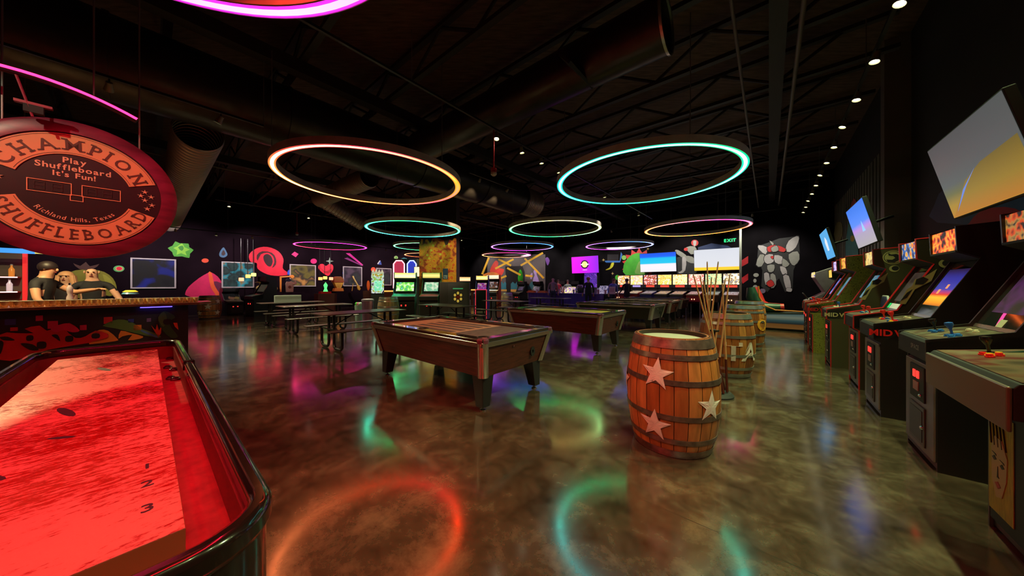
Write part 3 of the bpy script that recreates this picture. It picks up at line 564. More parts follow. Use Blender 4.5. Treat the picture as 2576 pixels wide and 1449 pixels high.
# =====================================================================  SHUFFLEBOARD TABLE
def rrect(hx, hy, r, n=8):
    out = []
    for cx, cy_, a0 in ((hx - r, hy - r, 0), (-hx + r, hy - r, 90), (-hx + r, -hy + r, 180), (hx - r, -hy + r, 270)):
        for i in range(n + 1): q = R(a0 + 90 * i / n); out.append((cx + r * math.cos(q), cy_ + r * math.sin(q)))
    return out
def band(mb, o, i, z0, z1, mat):
    n = len(o); v = [(*p, z0) for p in o] + [(*p, z1) for p in o] + [(*p, z1) for p in i] + [(*p, z0) for p in i]
    return mb.add(v, [(k + n * j, (k + 1) % n + n * j, (k + 1) % n + n * ((j + 1) % 4), k + n * ((j + 1) % 4)) for j in range(4) for k in range(n)], mat)
t = thing('shuffleboard_table', W(-2.78, -.2), TH_MINUS_A, 'black rimmed shuffleboard table glowing red in the lower left corner', 'shuffleboard table'); SHUF = t
LAQ = P('black_lacquer', (.012, .01, .01), .16, coat=.6); LAQR = P('dark_oxblood_lining', (.2, .03, .035), .45, noise=.2)
HX, HY2 = 1.89, .42
mb = MB(); band(mb, rrect(HX, HY2, .17), rrect(HX - .05, HY2 - .05, .13), .735, .8, LAQ); mb.build('rim', t, smooth=True, bevel=.018)
mb = MB(); band(mb, rrect(HX - .012, HY2 - .012, .16), rrect(HX - .04, HY2 - .04, .14), .34, .735, LAQ); mb.build('cabinet_side', t, smooth=True)
mb = MB(); band(mb, rrect(HX - .041, HY2 - .041, .139), rrect(HX - .055, HY2 - .055, .125), .6, .74, LAQR); mb.build('lining', t, smooth=True)
mb = MB(); mb.prism(rrect(HX - .05, HY2 - .05, .13), .6, .62, P('red_gutter_carpet', (.42, .04, .07), .85, noise=.25, nscale=18), axis='z'); mb.build('gutter', t)
def play_mat():
    m = bpy.data.materials.new('red_lit_waxed_maple'); m.use_nodes = True; nt = m.node_tree; b = nt.nodes['Principled BSDF']; N = nt.nodes.new; L = nt.links.new
    tc = N('ShaderNodeTexCoord'); mp = N('ShaderNodeMapping'); mp.inputs['Scale'].default_value = (3.2, 1, 1); mp.inputs['Rotation'].default_value = (0, 0, R(50)); L(tc.outputs['Object'], mp.inputs[0])
    n1 = N('ShaderNodeTexNoise'); n1.inputs['Scale'].default_value = 24; n1.inputs['Detail'].default_value = 12; n1.inputs['Roughness'].default_value = .75; L(mp.outputs[0], n1.inputs['Vector'])
    n2 = N('ShaderNodeTexNoise'); n2.inputs['Scale'].default_value = 2.2; n2.inputs['Detail'].default_value = 3; L(tc.outputs['Object'], n2.inputs['Vector'])
    mx = N('ShaderNodeMix'); mx.data_type = 'FLOAT'; mx.inputs[0].default_value = .4; L(n1.outputs[0], mx.inputs[2]); L(n2.outputs[0], mx.inputs[3])
    cr = N('ShaderNodeValToRGB'); e = cr.color_ramp.elements; e[0].position = .44; e[0].color = (.4, .012, .015, 1); e[1].position = .51; e[1].color = (.8, .2, .24, 1); L(mx.outputs[0], cr.inputs[0])  # red lamp light is put into the maple colour
    L(cr.outputs[0], b.inputs['Base Color']); rr = N('ShaderNodeMapRange'); rr.inputs[1].default_value = .44; rr.inputs[2].default_value = .54; rr.inputs[3].default_value = .12; rr.inputs[4].default_value = .6; L(mx.outputs[0], rr.inputs[0]); L(rr.outputs[0], b.inputs['Roughness'])
    return m
PX0, PX1, PY0, PY1 = -1.66, 1.66, -.27, .262
MB().box(PX0, PX1, PY0, PY1, .621, .74, P('playfield_edge_wood', (.3, .1, .05), .4), None).build('playfield', t)
MB().box(PX0 + .001, PX1 - .001, PY0 + .001, PY1 - .001, .7405, .742, play_mat()).build('playing_surface', t)
INK = P('dark_number_ink', (.05, .02, .05), .5)
for s_, x in (('1', 1.18), ('2', 1.32), ('3', 1.48)): mb = MB(); text(mb, s_, .06, INK, Matrix.Translation((x, .2, .7432)) @ Matrix.Rotation(R(90), 4, 'Z') @ Matrix.Rotation(R(-90), 4, 'X'), .01); mb.build('score_number', t)
for x, y, l in ((.2, -.05, .22), (.9, -.12, .1), (-.9, 0, .2), (.62, -.02, .06)): mb = MB(); mb.prism([(x + l * .5 * math.cos(R(30 * i)), y + .018 * math.sin(R(30 * i)) + .03 * math.cos(R(30 * i))) for i in range(12)], .7424, .7428, INK, axis='z'); mb.build('wax_smear', t)
for x in (-1.3, 1.2):
    MB().box(x - .18, x + .18, -.25, .25, 0, .34, LAQ).build('pedestal', t, bevel=.01)
for q in (-.45,): MB().box(q - .02, q + .02, HY2 - .056, HY2 + .004, .73, .806, LAQ).build('rim_joint', t, bevel=.004)
PUCK = P('puck_steel', (.25, .22, .25), .15, .9); PCAP = P('puck_cap_dark', (.05, .01, .02), .2)
for px, py, lb in ((427, 899, 'weight lying farthest up the right gutter'), (422, 921, 'weight touching the left of the middle pair'), (437, 926, 'weight touching the right of the middle pair'), (430, 948, 'front left weight of the nearest pair in the gutter'), (441, 950, 'front right weight of the nearest pair in the gutter')):
    p = pt_z(px, py, .64); q = thing('shuffleboard_weight', (p.x, p.y, .6205), 0, 'shuffleboard ' + lb, 'shuffleboard puck', 'shuffleboard weights in the gutter')
    MB().lathe([(0, 0), (.027, 0), (.028, .004), (.028, .014), (.024, .017), (0, .017)], PUCK, 20).build('weight_body', q, smooth=True); MB().lathe([(0, .017), (.02, .017), (.02, .022), (.015, .026), (0, .027)], PCAP, 16).build('cap', q, smooth=True)
# =====================================================================  ROUND SCOREBOARD
t = thing('scoreboard_sign', W(-4.72, -.4, 2.19), TH_PLUS_N, 'large round CHAMPION SHUFFLEBOARD scoreboard above the far end of the table', 'scoreboard')
BURG = P('burgundy_wood_rim', (.2, .015, .045), .35, noise=.35, nscale=4, stretch=(1, 1, 4)); ORG = P('orange_sign_face', (.85, .36, .16), .5); SBLK = P('sign_black', (.008, .006, .007), .4); SINK = P('sign_brown_ink', (.12, .03, .015), .5)
I3 = Matrix.Identity(4); RX = Matrix.Rotation(R(90), 4, 'X')
MB().lathe([(0, -.04), (.575, -.04), (.6, -.02), (.6, .03), (.575, .045), (.49, .045), (.488, .03), (0, .03)], BURG, 96, RX).build('rim', t, smooth=True)
MB().lathe([(0, .031), (.487, .031), (.487, .034), (0, .034)], SBLK, 96, RX).build('face', t)
def arcband(mb, r0, r1, a0, a1, y0, y1, mat, n=40):
    pts = [(r1 * math.cos(R(a0 + (a1 - a0) * i / n)), r1 * math.sin(R(a0 + (a1 - a0) * i / n))) for i in range(n + 1)]; ins = [(r0 * math.cos(R(a0 + (a1 - a0) * i / n)), r0 * math.sin(R(a0 + (a1 - a0) * i / n))) for i in range(n + 1)]
    for i in range(n): mb.prism([pts[i], pts[i + 1], ins[i + 1], ins[i]], y0, y1, mat, axis='y')
for a0, a1 in ((19, 161), (-161, -21)):
    mb = MB(); arcband(mb, .305, .478, a0, a1, -.042, -.035, ORG); mb.build('banner', t)
    mb = MB()
    for r0 in (.315, .466): arcband(mb, r0, r0 + .003, a0 + 2, a1 - 2, -.0435, -.0425, SINK)
    mb.build('banner_outline', t)
mb = MB(); arc_text(mb, 'CHAMPION', .125, .388, 152, 28, SINK, True, .012, -.045, slab=.6); mb.build('lettering', t)
mb = MB(); arc_text(mb, 'SHUFFLEBOARD', .118, .392, -156, -26, SINK, False, .012, -.045, slab=.5, sx=.85); mb.build('lettering', t)
mb = MB(); SAL = P('sign_salmon_print', (.9, .5, .3), .5)
for s_, z, sz in (('Play', .25, .066), ('Shuffleboard', .185, .066), ("It's Fun!", .125, .062)): text(mb, s_, sz, SAL, Matrix.Translation((-.01, -.037, z)), .022, .1)
arc_text(mb, 'Richland Hills, Texas', .048, .262, -136, -44, SAL, False, .006, -.037, sx=.95); mb.build('lettering', t)
mb = MB(); FRM = P('sign_orange_line', (.95, .42, .2), .5)
for x0, x1, z0, z1 in ((-.235, -.03, -.05, .045), (.03, .235, -.05, .045), (-.03, .03, -.095, -.05)):
    for b_ in ((x0 - .005, x1 + .005, z0 - .005, z0), (x0 - .005, x1 + .005, z1, z1 + .005), (x0 - .005, x0, z0, z1), (x1, x1 + .005, z0, z1)): mb.box(b_[0], b_[1], -.04, -.035, b_[2], b_[3], FRM)
mb.build('display_frame', t)
SEG = P('unlit_digit', (.03, .035, .03), .3)
for x0 in (-.21, .05):
    mb = MB()
    for dx in (0, .085):
        x = x0 + dx; mb.box(x, x + .055, -.038, -.036, .025, .032, SEG).box(x, x + .055, -.038, -.036, -.035, -.028, SEG).box(x, x + .055, -.038, -.036, -.004, .003, SEG).box(x, x + .007, -.038, -.036, -.03, .03, SEG).box(x + .048, x + .055, -.038, -.036, -.03, .03, SEG)
    mb.build('digit_display', t)
for sx in (-1, 1):
    for q in ((.385, .07), (.425, .03), (.385, -.01), (.43, -.05), (.4, -.09), (.36, .03)):
        mb = MB(); pts = [(sx * q[0] + (.024 if i % 2 == 0 else .007) * math.sin(R(36 * i)), q[1] + (.024 if i % 2 == 0 else .007) * math.cos(R(36 * i))) for i in range(10)]
        mb.prism(pts, -.042, -.035, SAL, axis='y'); mb.build('star', t)
for x in (-.35, .35): MB().cyl((x, 0, .45), (x, 0, 3.3), .006, WIRE, seg=6).build('cable', t)
# red tube lamp arched over the board
t = thing('arched_tube_lamp', W(-4.5, -.4, 2.9), TH_PLUS_N, 'arched pink red tube lamp hung above the round scoreboard', 'tube lamp')
def arcpts(y, dz=0, n=24, a0=-1.2, a1=.34): return [(a0 + (a1 - a0) * i / n, y, .12 - .24 * ((a0 + (a1 - a0) * i / n) + .25) ** 2 / .6 + dz) for i in range(n + 1)]
MB().tube(arcpts(0, .0), .03, P('lamp_black_housing', (.03, .01, .02), .3), 8).build('housing', t, smooth=True)
TUBER = P('pink_red_tube', (.1, .01, .02), emit=(1, .02, .12), es=4.5)
MB().tube(arcpts(-.028, .004), .011, TUBER, 8).build('tube', t, smooth=True)
MB().cyl((-.42, .02, .1), (-.42, .02, 2.8), .006, WIRE, seg=6).build('cable', t); MB().cyl((.1, .02, .05), (.1, .02, 2.8), .006, WIRE, seg=6).build('cable', t)
MB().box(-.27, -.1, -.0, .04, -.11, -.09, P('bracket_red', (.3, .02, .05), .4)).cyl((-.19, .01, -.2), (-.26, .0, .1), .008, MATS['bracket_red'], seg=6).box(-.23, -.14, .0, .05, -.17, -.11, MBLACK).build('bracket', t)
def area(parent, loc, target, energy, color, sx, sy, spread=180):
    l = bpy.data.lights.new('lamp', 'AREA'); l.energy = energy; l.color = color; l.shape = 'RECTANGLE'; l.size = sx; l.size_y = sy; l.spread = R(spread)
    o = bpy.data.objects.new('lamp', l); COL.objects.link(o); o.location = loc; o.rotation_euler = (Vector(target) - Vector(loc)).to_track_quat('-Z', 'Y').to_euler(); return hold(o, parent)
area(t, W(-4.4, -.4, 2.84), W(-2.6, -.2, .8), 3, (1, .03, .1), 1.2, .06)
for p_, tg_, e_, an_ in ((W(-1.9, -.3, 4.2), (1.15, 2.6, .5), 110, 26), (W(-1.9, .3, 4.2), (-1.5, 2.3, 0), 120, 80)): head(p_, tg_, 'added red spotlight above the shuffleboard table reddening the barrel and open floor', 'spotlights above the shuffleboard', e=e_, color=(1, .05, .03), ang=an_, bulb=P('red_bulb', (1, .1, .1), emit=(1, .05, .05), es=12))  # extra red heads put in to redden the barrel and floor
track('light_track', W(-1.9, -2.2, 4.22), W(-1.9, 1.0, 4.22), 'short black lighting track above the shuffleboard table')
# red spot on the ceiling structure aimed down the shuffleboard table
q = head(W(-1.9, -.75, 4.2), W(-2.6, -.2, .7), 'red filtered spotlight aimed down at the shuffleboard table', 'spotlights above the shuffleboard', e=75, color=(1, .01, .06), ang=52, bulb=P('red_bulb', (1, .1, .1), emit=(1, .05, .05), es=12))
# =====================================================================  BAR
BAR = thing('bar_counter', W(-7.2, .68), TH_PLUS_N, 'long bar counter with a painted black front at the left', 'bar counter')
BTOP = P('bar_top_wood', (.16, .05, .03), .2, noise=.3, nscale=5, coat=.4)
mb = MB(); mb.prism([(-4.9, 0), (-.12, 0), (.04, .22), (.04, .66), (-4.9, .66)], 1.03, 1.07, BTOP, axis='z'); mb.build('countertop', BAR, bevel=.006)
MB().box(-4.88, -.24, .24, .6, .0, 1.03, P('bar_front_black', (.012, .01, .013), .5)).build('counter_body', BAR)
MB().tube([(-4.8, .14, .2), (-.3, .14, .2)], .022, CHROME, 10).build('foot_rail', BAR, smooth=True)
for x in (-3.9, -2.6, -1.4, -.4): MB().cyl((x, .14, .2), (x, .25, .2), .012, CHROME, seg=8).build('rail_bracket', BAR)
BN = -7.43
PRED, PPNK, PORG, PGRN, PDG = paint('mural_red', (.75, .02, .03)), paint('mural_pink', (.85, .02, .15)), paint('mural_orange', (.85, .28, .03)), paint('mural_green', (.1, .22, .04)), paint('mural_deep_green', (.03, .1, .03))
PBLU, PBLK, PFLM = paint('mural_blue', (.03, .05, .35)), paint('mural_black', (.01, .008, .01)), paint('mural_flame', (.95, .08, .02))
def bmot(name, shapes, **k): o = motif(name, 'n', BN, shapes, None, None, **k); o.pop('label', None); return hold(o, BAR)
sq = lambda x, y, s, h=None: [(x, y), (x + s, y - 1), (x + s, y + (h or s * .7)), (x, y + (h or s * .7) + 1)]
bmot('painted_red_leaves', [(PRED, [(0, 842), (40, 838), (85, 838), (62, 827), (100, 819), (118, 832), (150, 820), (175, 812), (198, 828), (196, 834), (165, 829), (190, 850), (215, 846), (240, 832), (268, 838), (273, 850), (250, 858), (190, 868), (120, 880), (60, 900), (0, 905)], 2),
     (PPNK, [(128, 826), (160, 814), (180, 816), (200, 832), (182, 836), (160, 830), (140, 836)]), (PBLK, [(0, 848), (20, 847), (38, 856), (10, 856)]), (PBLK, [(52, 864), (82, 866), (98, 880), (75, 880)]), (PBLK, [(130, 843), (145, 842), (152, 858), (142, 852)]), (PBLK, sq(166, 846, 17)), (PBLK, sq(95, 861, 20)), (PBLK, sq(68, 845, 15)), (PBLK, [(0, 858), (9, 862), (6, 880), (0, 890)])])
for s_ in [(PPNK, sq(90, 794, 18)), (PPNK, sq(120, 808, 26)), (PPNK, sq(201, 818, 17)), (PRED, sq(261, 798, 22)), (PRED, sq(26, 824, 19, 8)), (PBLU, sq(12, 803, 28, 14)), (PBLU, sq(322, 803, 15, 8)), (paint('mural_mauve', (.2, .12, .25)), sq(369, 801, 11, 8)), (PORG, sq(336, 818, 20, 12))]: bmot('painted_square', [s_], smooth=1)
bmot('painted_orange_leaves', [(PORG, [(222, 844), (250, 830), (272, 832), (295, 852), (290, 858), (225, 866), (235, 858), (268, 850), (272, 840), (250, 836)]), (PORG, [(298, 852), (304, 832), (330, 838), (360, 846), (352, 852), (322, 856), (333, 842), (308, 846)]), (PBLK, sq(232, 840, 18, 10))], smooth=2)
bmot('painted_green_leaves', [(PGRN, [(258, 820), (285, 806), (310, 804), (335, 812), (360, 828), (400, 842), (398, 850), (340, 838), (290, 826)]), (PDG, [(403, 790), (414, 782), (436, 792), (440, 800), (426, 808), (432, 826), (448, 846), (430, 850), (408, 830), (398, 806)]), (PGRN, [(398, 798), (412, 784), (420, 800), (412, 822), (402, 812)]), (PBLK, sq(412, 804, 18, 11)), (paint('mural_stem_blue', (.08, .2, .5)), [(358, 830), (396, 846), (392, 849), (356, 834)])], smooth=2)
bmot('painted_red_flower', [(PFLM, [(398, 849), (380, 818), (391, 830), (395, 815), (400, 832), (407, 816), (405, 838)]), (PFLM, [(436, 812), (446, 812), (449, 830), (440, 822)])], smooth=1)
BLED = P('blue_led_strip', (0, 0, .1), emit=(.08, .05, 1), es=6)
MB().box(-.75, -.42, .19, .2, 1.0, 1.01, BLED).build('led_strip', BAR)
# glasses along the bar top
TUM = P('gold_glint_glass', (.95, .7, .28), .2, .5, spec=.9, coat=.5); TUMR = P('glass_rim', (.75, .72, .6), .05, .6)  # amber tint paints warm lamp reflections into the glass colour
gl = None
for r_ in range(2):
    for k in range(27):
        x = -.16 - k * .083 - (.04 if r_ else 0); p = W(-7.2 - .07 - r_ * .085, .68 + x, 1.071)
        if gl is None:
            gl = thing('tumbler_glass', p, 0, 'small amber lit glass tumbler in the double row along the bar edge', 'glass', 'glass tumblers along the bar edge')
            MB().lathe([(0, 0), (.02, 0), (.029, .03), (.032, .07), (.028, .07), (.025, .03), (.016, .012), (0, .012)], TUM, 14).build('tumbler_bowl', gl, smooth=True); MB().lathe([(.031, .07), (.034, .076), (.031, .082), (.028, .076)], TUMR, 14, closed=True).build('tumbler_rim', gl, smooth=True)
        else: dup(gl, p)
t = thing('added_pendant', W(-7.35, -1.2, 2.9), 0, 'small pendant lamp added to warm the glasses on the bar', 'pendant lamp')  # lamp added to bring warm light onto the glasses
MB().lathe([(.0, .12), (.02, .12), (.09, 0), (.085, 0), (.015, .11), (0, .11)], TRK, 18).build('lamp_shade', t, smooth=True); MB().ball((0, 0, .03), .03, DIMB).build('bulb', t, smooth=True); MB().cyl((0, 0, .12), (0, 0, 1.09), .004, WIRE, seg=6).build('cord', t)
area(t, W(-7.35, -1.2, 2.88), W(-7.35, -.9, 1), 90, (1, .8, .35), .12, .12)
# things behind and on the bar
def onbar(name, x, y, z, lab, cat, grp=None): return thing(name, W(-7.2 - y, .68 + x, z), TH_PLUS_N, lab, cat, grp)
t = onbar('drinks_cooler', -2.75, 1.25, 0, 'grey vented metal drinks machine behind the bar', 'cooler'); G1 = P('pinkish_grey_metal', (.3, .2, .2), .4, .3)
MB().box(-.75, .55, 0, .5, 0, 1.3, G1).build('housing', t, bevel=.01)
for x in (-.25, .1):
    mb = MB()
    for k in range(5): mb.box(x, x + .17, -.006, .0, 1.12 + k * .025, 1.13 + k * .025, MBLACK)
    mb.build('vent', t)
MB().box(.35, .5, -.008, .002, 1.2, 1.24, MBLACK).build('badge', t)
t = onbar('card_terminal', -2.02, .5, 1.07, 'pale cream card terminal on a small stand on the bar', 'terminal')
MB().box(-.09, .09, -.02, .03, .1, .24, P('cream_plastic', (.6, .6, .5), .4)).build('screen_case', t, bevel=.01)
for x in (-.04, .04): MB().cyl((x, 0, 0), (x, 0, .1), .01, WHITE, seg=8).build('leg', t)
MB().box(.03, .06, -.024, -.019, .13, .14, MBLACK).build('slot', t)
t = onbar('back_bar_shelf', -2.6, 3.0, 0, 'lit back bar shelf of bottles at the left edge', 'shelf'); BW = P('bar_shelf_wood', (.06, .02, .015), .4); LSH = P('white_shelf_light', (.3, .1, .1), emit=(1, .45, .42), es=2)
MB().box(-1.2, .5, .3, .34, 0, 2.0, P('bar_back_panel', (.1, .08, .07), .5)).build('back_panel', t); MB().box(.46, .5, .2, .3, 0, 2.0, P('red_lit_post', (.4, .02, .02), .3, emit=(1, .03, .03), es=.6)).build('side_post', t); MB().box(-1.2, .46, -.05, .3, 0, 1.1, BW).build('base_cabinet', t)
for z in (1.22, 1.48): MB().box(-1.2, .44, .02, .29, z, z + .02, BW).build('shelf', t); MB().box(-1.2, .44, .0, .02, z, z + .02, LSH).build('shelf_light', t)
bcol = [('clear red', (.6, .05, .05)), ('amber', (.6, .2, .03)), ('pink', (.7, .2, .4)), ('green', (.02, .3, .1)), ('clear', (.6, .5, .55))]; bt = {}
for z in (1.10, 1.24, 1.50):
    for k in range(9):
        cn, c = bcol[rnd.randrange(5)]; x = -1.0 + k * .17 + rnd.uniform(-.02, .02); p = W(-7.2 - 3.1 + .0, .68 - 2.6 + x, z + .001)
        if z == 1.10: p = W(-7.2 - 2.955, .68 - 2.6 + x, z + .001)
        if cn not in bt:
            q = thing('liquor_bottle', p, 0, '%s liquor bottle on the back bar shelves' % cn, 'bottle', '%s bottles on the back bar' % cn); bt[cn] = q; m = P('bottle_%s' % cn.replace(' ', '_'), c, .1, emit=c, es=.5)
            MB().lathe([(0, 0), (.03, 0), (.031, .13), (.012, .17), (.011, .2), (0, .2)], m, 12).build('glass_body', q, smooth=True); MB().lathe([(.0, .2), (.014, .2), (.014, .22), (0, .22)], P('bottle_cap', (.5, .5, .5), .3), 10).build('cap', q, smooth=True)
        elif z != 1.10 or k % 2: dup(bt[cn], p)
t = thing('bar_screen', pt_n(62, 632, -10.0), TH_PLUS_N, 'narrow blue and yellow lit sign strip under the scoreboard', 'screen')
MB().box(-.35, .1, -.03, .03, -.04, .04, P('lit_blue', (.02, .2, .6), emit=(.03, .3, .9), es=.8)).build('blue_panel', t); MB().box(.1, .35, -.03, .03, -.035, .03, P('lit_yellow', (.5, .5, .1), emit=(.6, .55, .15), es=.7)).build('yellow_panel', t); MB().cyl((0, 0, .06), (0, 0, CH - t.location.z), .008, WIRE).build('hanger', t)
t = onbar('glass_caddy', -.55, .4, 1.071, 'caddy of small white cups and straws at the bar end', 'caddy')
MB().box(-.16, .16, -.08, .1, 0, .03, P('caddy_olive', (.25, .25, .18), .5)).build('tray', t)
for k in range(7): MB().lathe([(.014, .03), (.02, .075), (.017, .075), (0, .035)], P('cup_%d' % (k % 3), [(.8, .8, .75), (.7, .5, .3), (.6, .6, .65)][k % 3], .3), 10, Matrix.Translation((-.13 + k * .045, -.02 + .04 * (k % 2), 0))).build('cup', t, smooth=True)
t = onbar('drink_stand', -.85, .5, 1.071, 'slim black stand with a blue and yellow top by the bar end', 'stand')
MB().cyl((0, 0, 0), (0, 0, .14), .01, MBLACK).lathe([(0, 0), (.06, 0), (.06, .01), (0, .01)], MBLACK, 16).build('stem', t); MB().lathe([(0, .14), (.09, .14), (.07, .17), (0, .17)], P('stand_blue', (.1, .3, .5), .3), 16).build('dish', t, smooth=True); MB().lathe([(.0, .17), (.08, .175), (.05, .2), (0, .2)], P('stand_yellow', (.8, .6, .05), .4, emit=(.8, .6, .05), es=.3), 16).build('garnish', t, smooth=True)
# =====================================================================  PEOPLE
SKIN = P('skin_warm', (.55, .28, .17), .5); SKINP = P('skin_pale', (.6, .35, .26), .5); EYEM = P('eye_dark', (.02, .015, .01), .2); LIP = P('lip_red', (.4, .08, .07), .4)
def person(loc, th, lab, shirt, pants, hair, skin=SKIN, h=1.75, arms=None, bend=0, hairstyle='short', sleeve='short', group=None, hat=None):
    """arms: per side (elbow, hand) in local metres (x right of the body, -y forward, z up) or None for hanging"""
    t = thing('person', loc, th, lab, 'person', group); s = h / 1.75; V = []; E_ = []; RD = []; LB = []
    def v(p, r, l, par=None):
        p = Vector(p) * s
        if p.z > 1.0 * s and bend: p = Matrix.Translation((0, 0, s)) @ Matrix.Rotation(R(bend), 4, 'X') @ Matrix.Translation((0, 0, -s)) @ p
        V.append(p); RD.append(r * s if not isinstance(r, tuple) else (r[0] * s, r[1] * s)); LB.append(l)
        if par is not None: E_.append((par, len(V) - 1))
        return len(V) - 1
    pel = v((0, 0, .96), (.155, .11), 'p'); wst = v((0, 0, 1.1), (.14, .1), 's', pel); ch_ = v((0, 0, 1.3), (.165, .115), 's', wst); sh = v((0, .0, 1.41), (.1, .085), 's', ch_); nk = v((0, 0, 1.5), .055, 'k', sh); hd = v((0, -.015, 1.6), (.075, .092), 'k', nk); tp_ = v((0, -.005, 1.7), (.066, .08), 'k', hd)
    hands = []
    for i, sx in enumerate((-1, 1)):
        a = (arms or (None, None))[i]; a = a or ((sx * .26, .02, 1.13), (sx * .27, -.06, .88))
        s1 = v((sx * .18, 0, 1.4), .058, 's', sh); e = v(a[0], .043, 's' if sleeve == 'long' else 'k', s1); m_ = [(p + q) / 2 for p, q in zip(a[0], a[1])]; v1 = v(m_, .036, 's' if sleeve == 'long' else 'k', e); w_ = v(a[1], .026, 'k', v1)
        d = (Vector(a[1]) - Vector(a[0])).normalized(); pm = v(Vector(a[1]) + d * .05, (.038, .018), 'k', w_); sd = d.cross(Vector((0, 0, 1))); sd = sd.normalized() if sd.length > .2 else Vector((0, 1, 0)); cu = Vector((0, 0, -.012)) if abs(d.z) < .8 else Vector((0, -.012, 0))
        for k in range(4):
            b0 = Vector(a[1]) + d * .085 + sd * (-.027 + .018 * k); f1 = v(b0, .0095, 'k', pm); f2 = v(b0 + d * (.03 + .006 * (k in (1, 2))) + cu, .0085, 'k', f1); v(b0 + d * (.05 + .008 * (k in (1, 2))) + cu * 2.6, .0075, 'k', f2)
        tb = v(Vector(a[1]) + d * .035 + sd * -.035 + cu, .011, 'k', w_); v(Vector(a[1]) + d * .065 + sd * -.05 + cu * 2, .009, 'k', tb)
    for sx in (-1, 1):
        hp = v((sx * .09, 0, .9), .09, 'p', pel); kn = v((sx * .1, -.01, .5), .06, 'p', hp); an = v((sx * .105, .02, .1), .043, 'p', kn); v((sx * .11, -.06, .04), (.04, .035), 'b', an); 
    me = bpy.data.meshes.new('body'); me.from_pydata([tuple(p) for p in V], E_, []); o = bpy.data.objects.new('body', me); COL.objects.link(o); sk = o.modifiers.new('skin', 'SKIN'); sk.use_smooth_shade = True
    for i, r in enumerate(RD): me.skin_vertices[0].data[i].radius = r if isinstance(r, tuple) else (r, r); me.skin_vertices[0].data[i].use_root = (i == 0)
    sb = o.modifiers.new('sub', 'SUBSURF'); sb.levels = 1; sb.render_levels = 1
    dg = bpy.context.evaluated_depsgraph_get(); m2 = bpy.data.meshes.new_from_object(o.evaluated_get(dg)); o.modifiers.clear(); o.data = m2
    m2.materials.clear(); mats = [skin, shirt, pants, P('dark_shoes', (.02, .018, .016), .5)]
    for m in mats: m2.materials.append(m)
    ix = {'k': 0, 's': 1, 'p': 2, 'b': 3}
    for f in m2.polygons:
        c = f.center; best, bl = 9, 'k'
        for a_, b_ in E_:
            p, q = V[a_], V[b_]; d = q - p; u = max(0, min(1, (c - p).dot(d) / max(1e-9, d.length_squared))); dist = (c - p - d * u).length
            if dist < best: best = dist; bl = LB[b_] if u > .35 else LB[a_]
        f.material_index = ix[bl]
    o.parent = t; B_ = Matrix.Translation((0, 0, s)) @ Matrix.Rotation(R(bend), 4, 'X') @ Matrix.Translation((0, 0, -s)) if bend else I3
    c = Vector((0, -.012, 1.635)) * s
    MB().ball(c + Vector((0, -.085, -.02)) * s, .016 * s, skin, 8, (.8, 1.1, 1.6)).build('nose', t, smooth=True, T=B_)
    for sx in (-1, 1):
        MB().ball(c + Vector((sx * .03, -.074, .01)) * s, .011 * s, EYEM, 8, (1.3, .7, .8)).build('eye', t, smooth=True, T=B_); MB().ball(c + Vector((sx * .078, .0, -.005)) * s, .022 * s, skin, 8, (.5, .8, 1.3)).build('ear', t, smooth=True, T=B_)
    MB().ball(c + Vector((0, -.076, -.058)) * s, .016 * s, LIP, 8, (1.4, .6, .5)).build('mouth', t, smooth=True, T=B_)
    if hairstyle == 'short': MB().lathe([(.094 * math.cos(R(q)) * s, .094 * math.sin(R(q)) * s) for q in range(-25, 91, 10)], hair, 18, Matrix.Translation(c + Vector((0, .012, .015)) * s) @ Matrix.Rotation(R(-24), 4, 'X')).build('hair', t, smooth=True, T=B_)
    elif hairstyle == 'long':
        mb = MB(); mb.lathe([(.1 * math.cos(R(q)) * s, .1 * math.sin(R(q)) * s) for q in range(-15, 91, 10)], hair, 18, Matrix.Translation(c + Vector((0, .015, .02)) * s) @ Matrix.Rotation(R(-22), 4, 'X'))
        for k in range(15):
            q = R(-28 + 236 * k / 14); x, y = math.cos(q), math.sin(q) 
            mb.tube([c + Vector((.088 * x, .085 * y + .012, .03)) * s, c + Vector((.1 * x, .095 * y + .015, -.06)) * s, c + Vector((.115 * x, .1 * y + .015, -.14)) * s, c + Vector((.11 * x, .09 * y + .01, -.21)) * s], [.03 * s, .03 * s, .028 * s, .012 * s], hair, 6)
        mb.build('hair', t, smooth=True, T=B_)
    if hat: MB().lathe([(.13 * s, 0), (.1 * s, .005), (.095 * s, .06 * s), (0, .1 * s)], hat, 16, Matrix.Translation(c + Vector((0, 0, .05)) * s)).build('hat', t, smooth=True, T=B_)
    return t
def C_(n, c, r=.8): return P(n, c, r, noise=.15, nscale=10)
BT = C_('black_tee', (.012, .012, .016)); JE = C_('dark_jeans', (.02, .025, .04))
person(W(-8.62, -1.08), R(50) + R(70), 'bartender with short dark hair in a black shirt pouring at the bar', BT, JE, P('dark_hair', (.02, .012, .015), .5), h=1.74, bend=8,
       arms=(((-.26, -.1, 1.15), (-.2, -.28, 1.02)), ((.25, -.2, 1.27), (.12, -.48, 1.36))))
person(W(-9.6, -.93), R(50) - R(15), 'woman with shoulder length blonde hair in a black top behind the bar', C_('black_top', (.015, .012, .02)), JE, P('blonde_hair', (.75, .42, .24), .5), SKINP, 1.6, hairstyle='long')
person(W(-9.0, -.6), R(50) - R(5), 'bald man in a dark shirt leaning over the bar, smiling', C_('navy_tee', (.01, .012, .02)), JE, None, SKINP, 1.7, bend=10, hairstyle='bald', arms=(((-.25, -.05, 1.12), (-.2, -.2, .95)), ((.32, -.1, 1.12), (.3, -.3, 1.04))))
t = thing('bottle', W(-8.3, -.62, 1.071), 0, 'clear patterned bottle being poured by the bartender', 'bottle'); t.location = W(-7.75, -.72, 1.071)
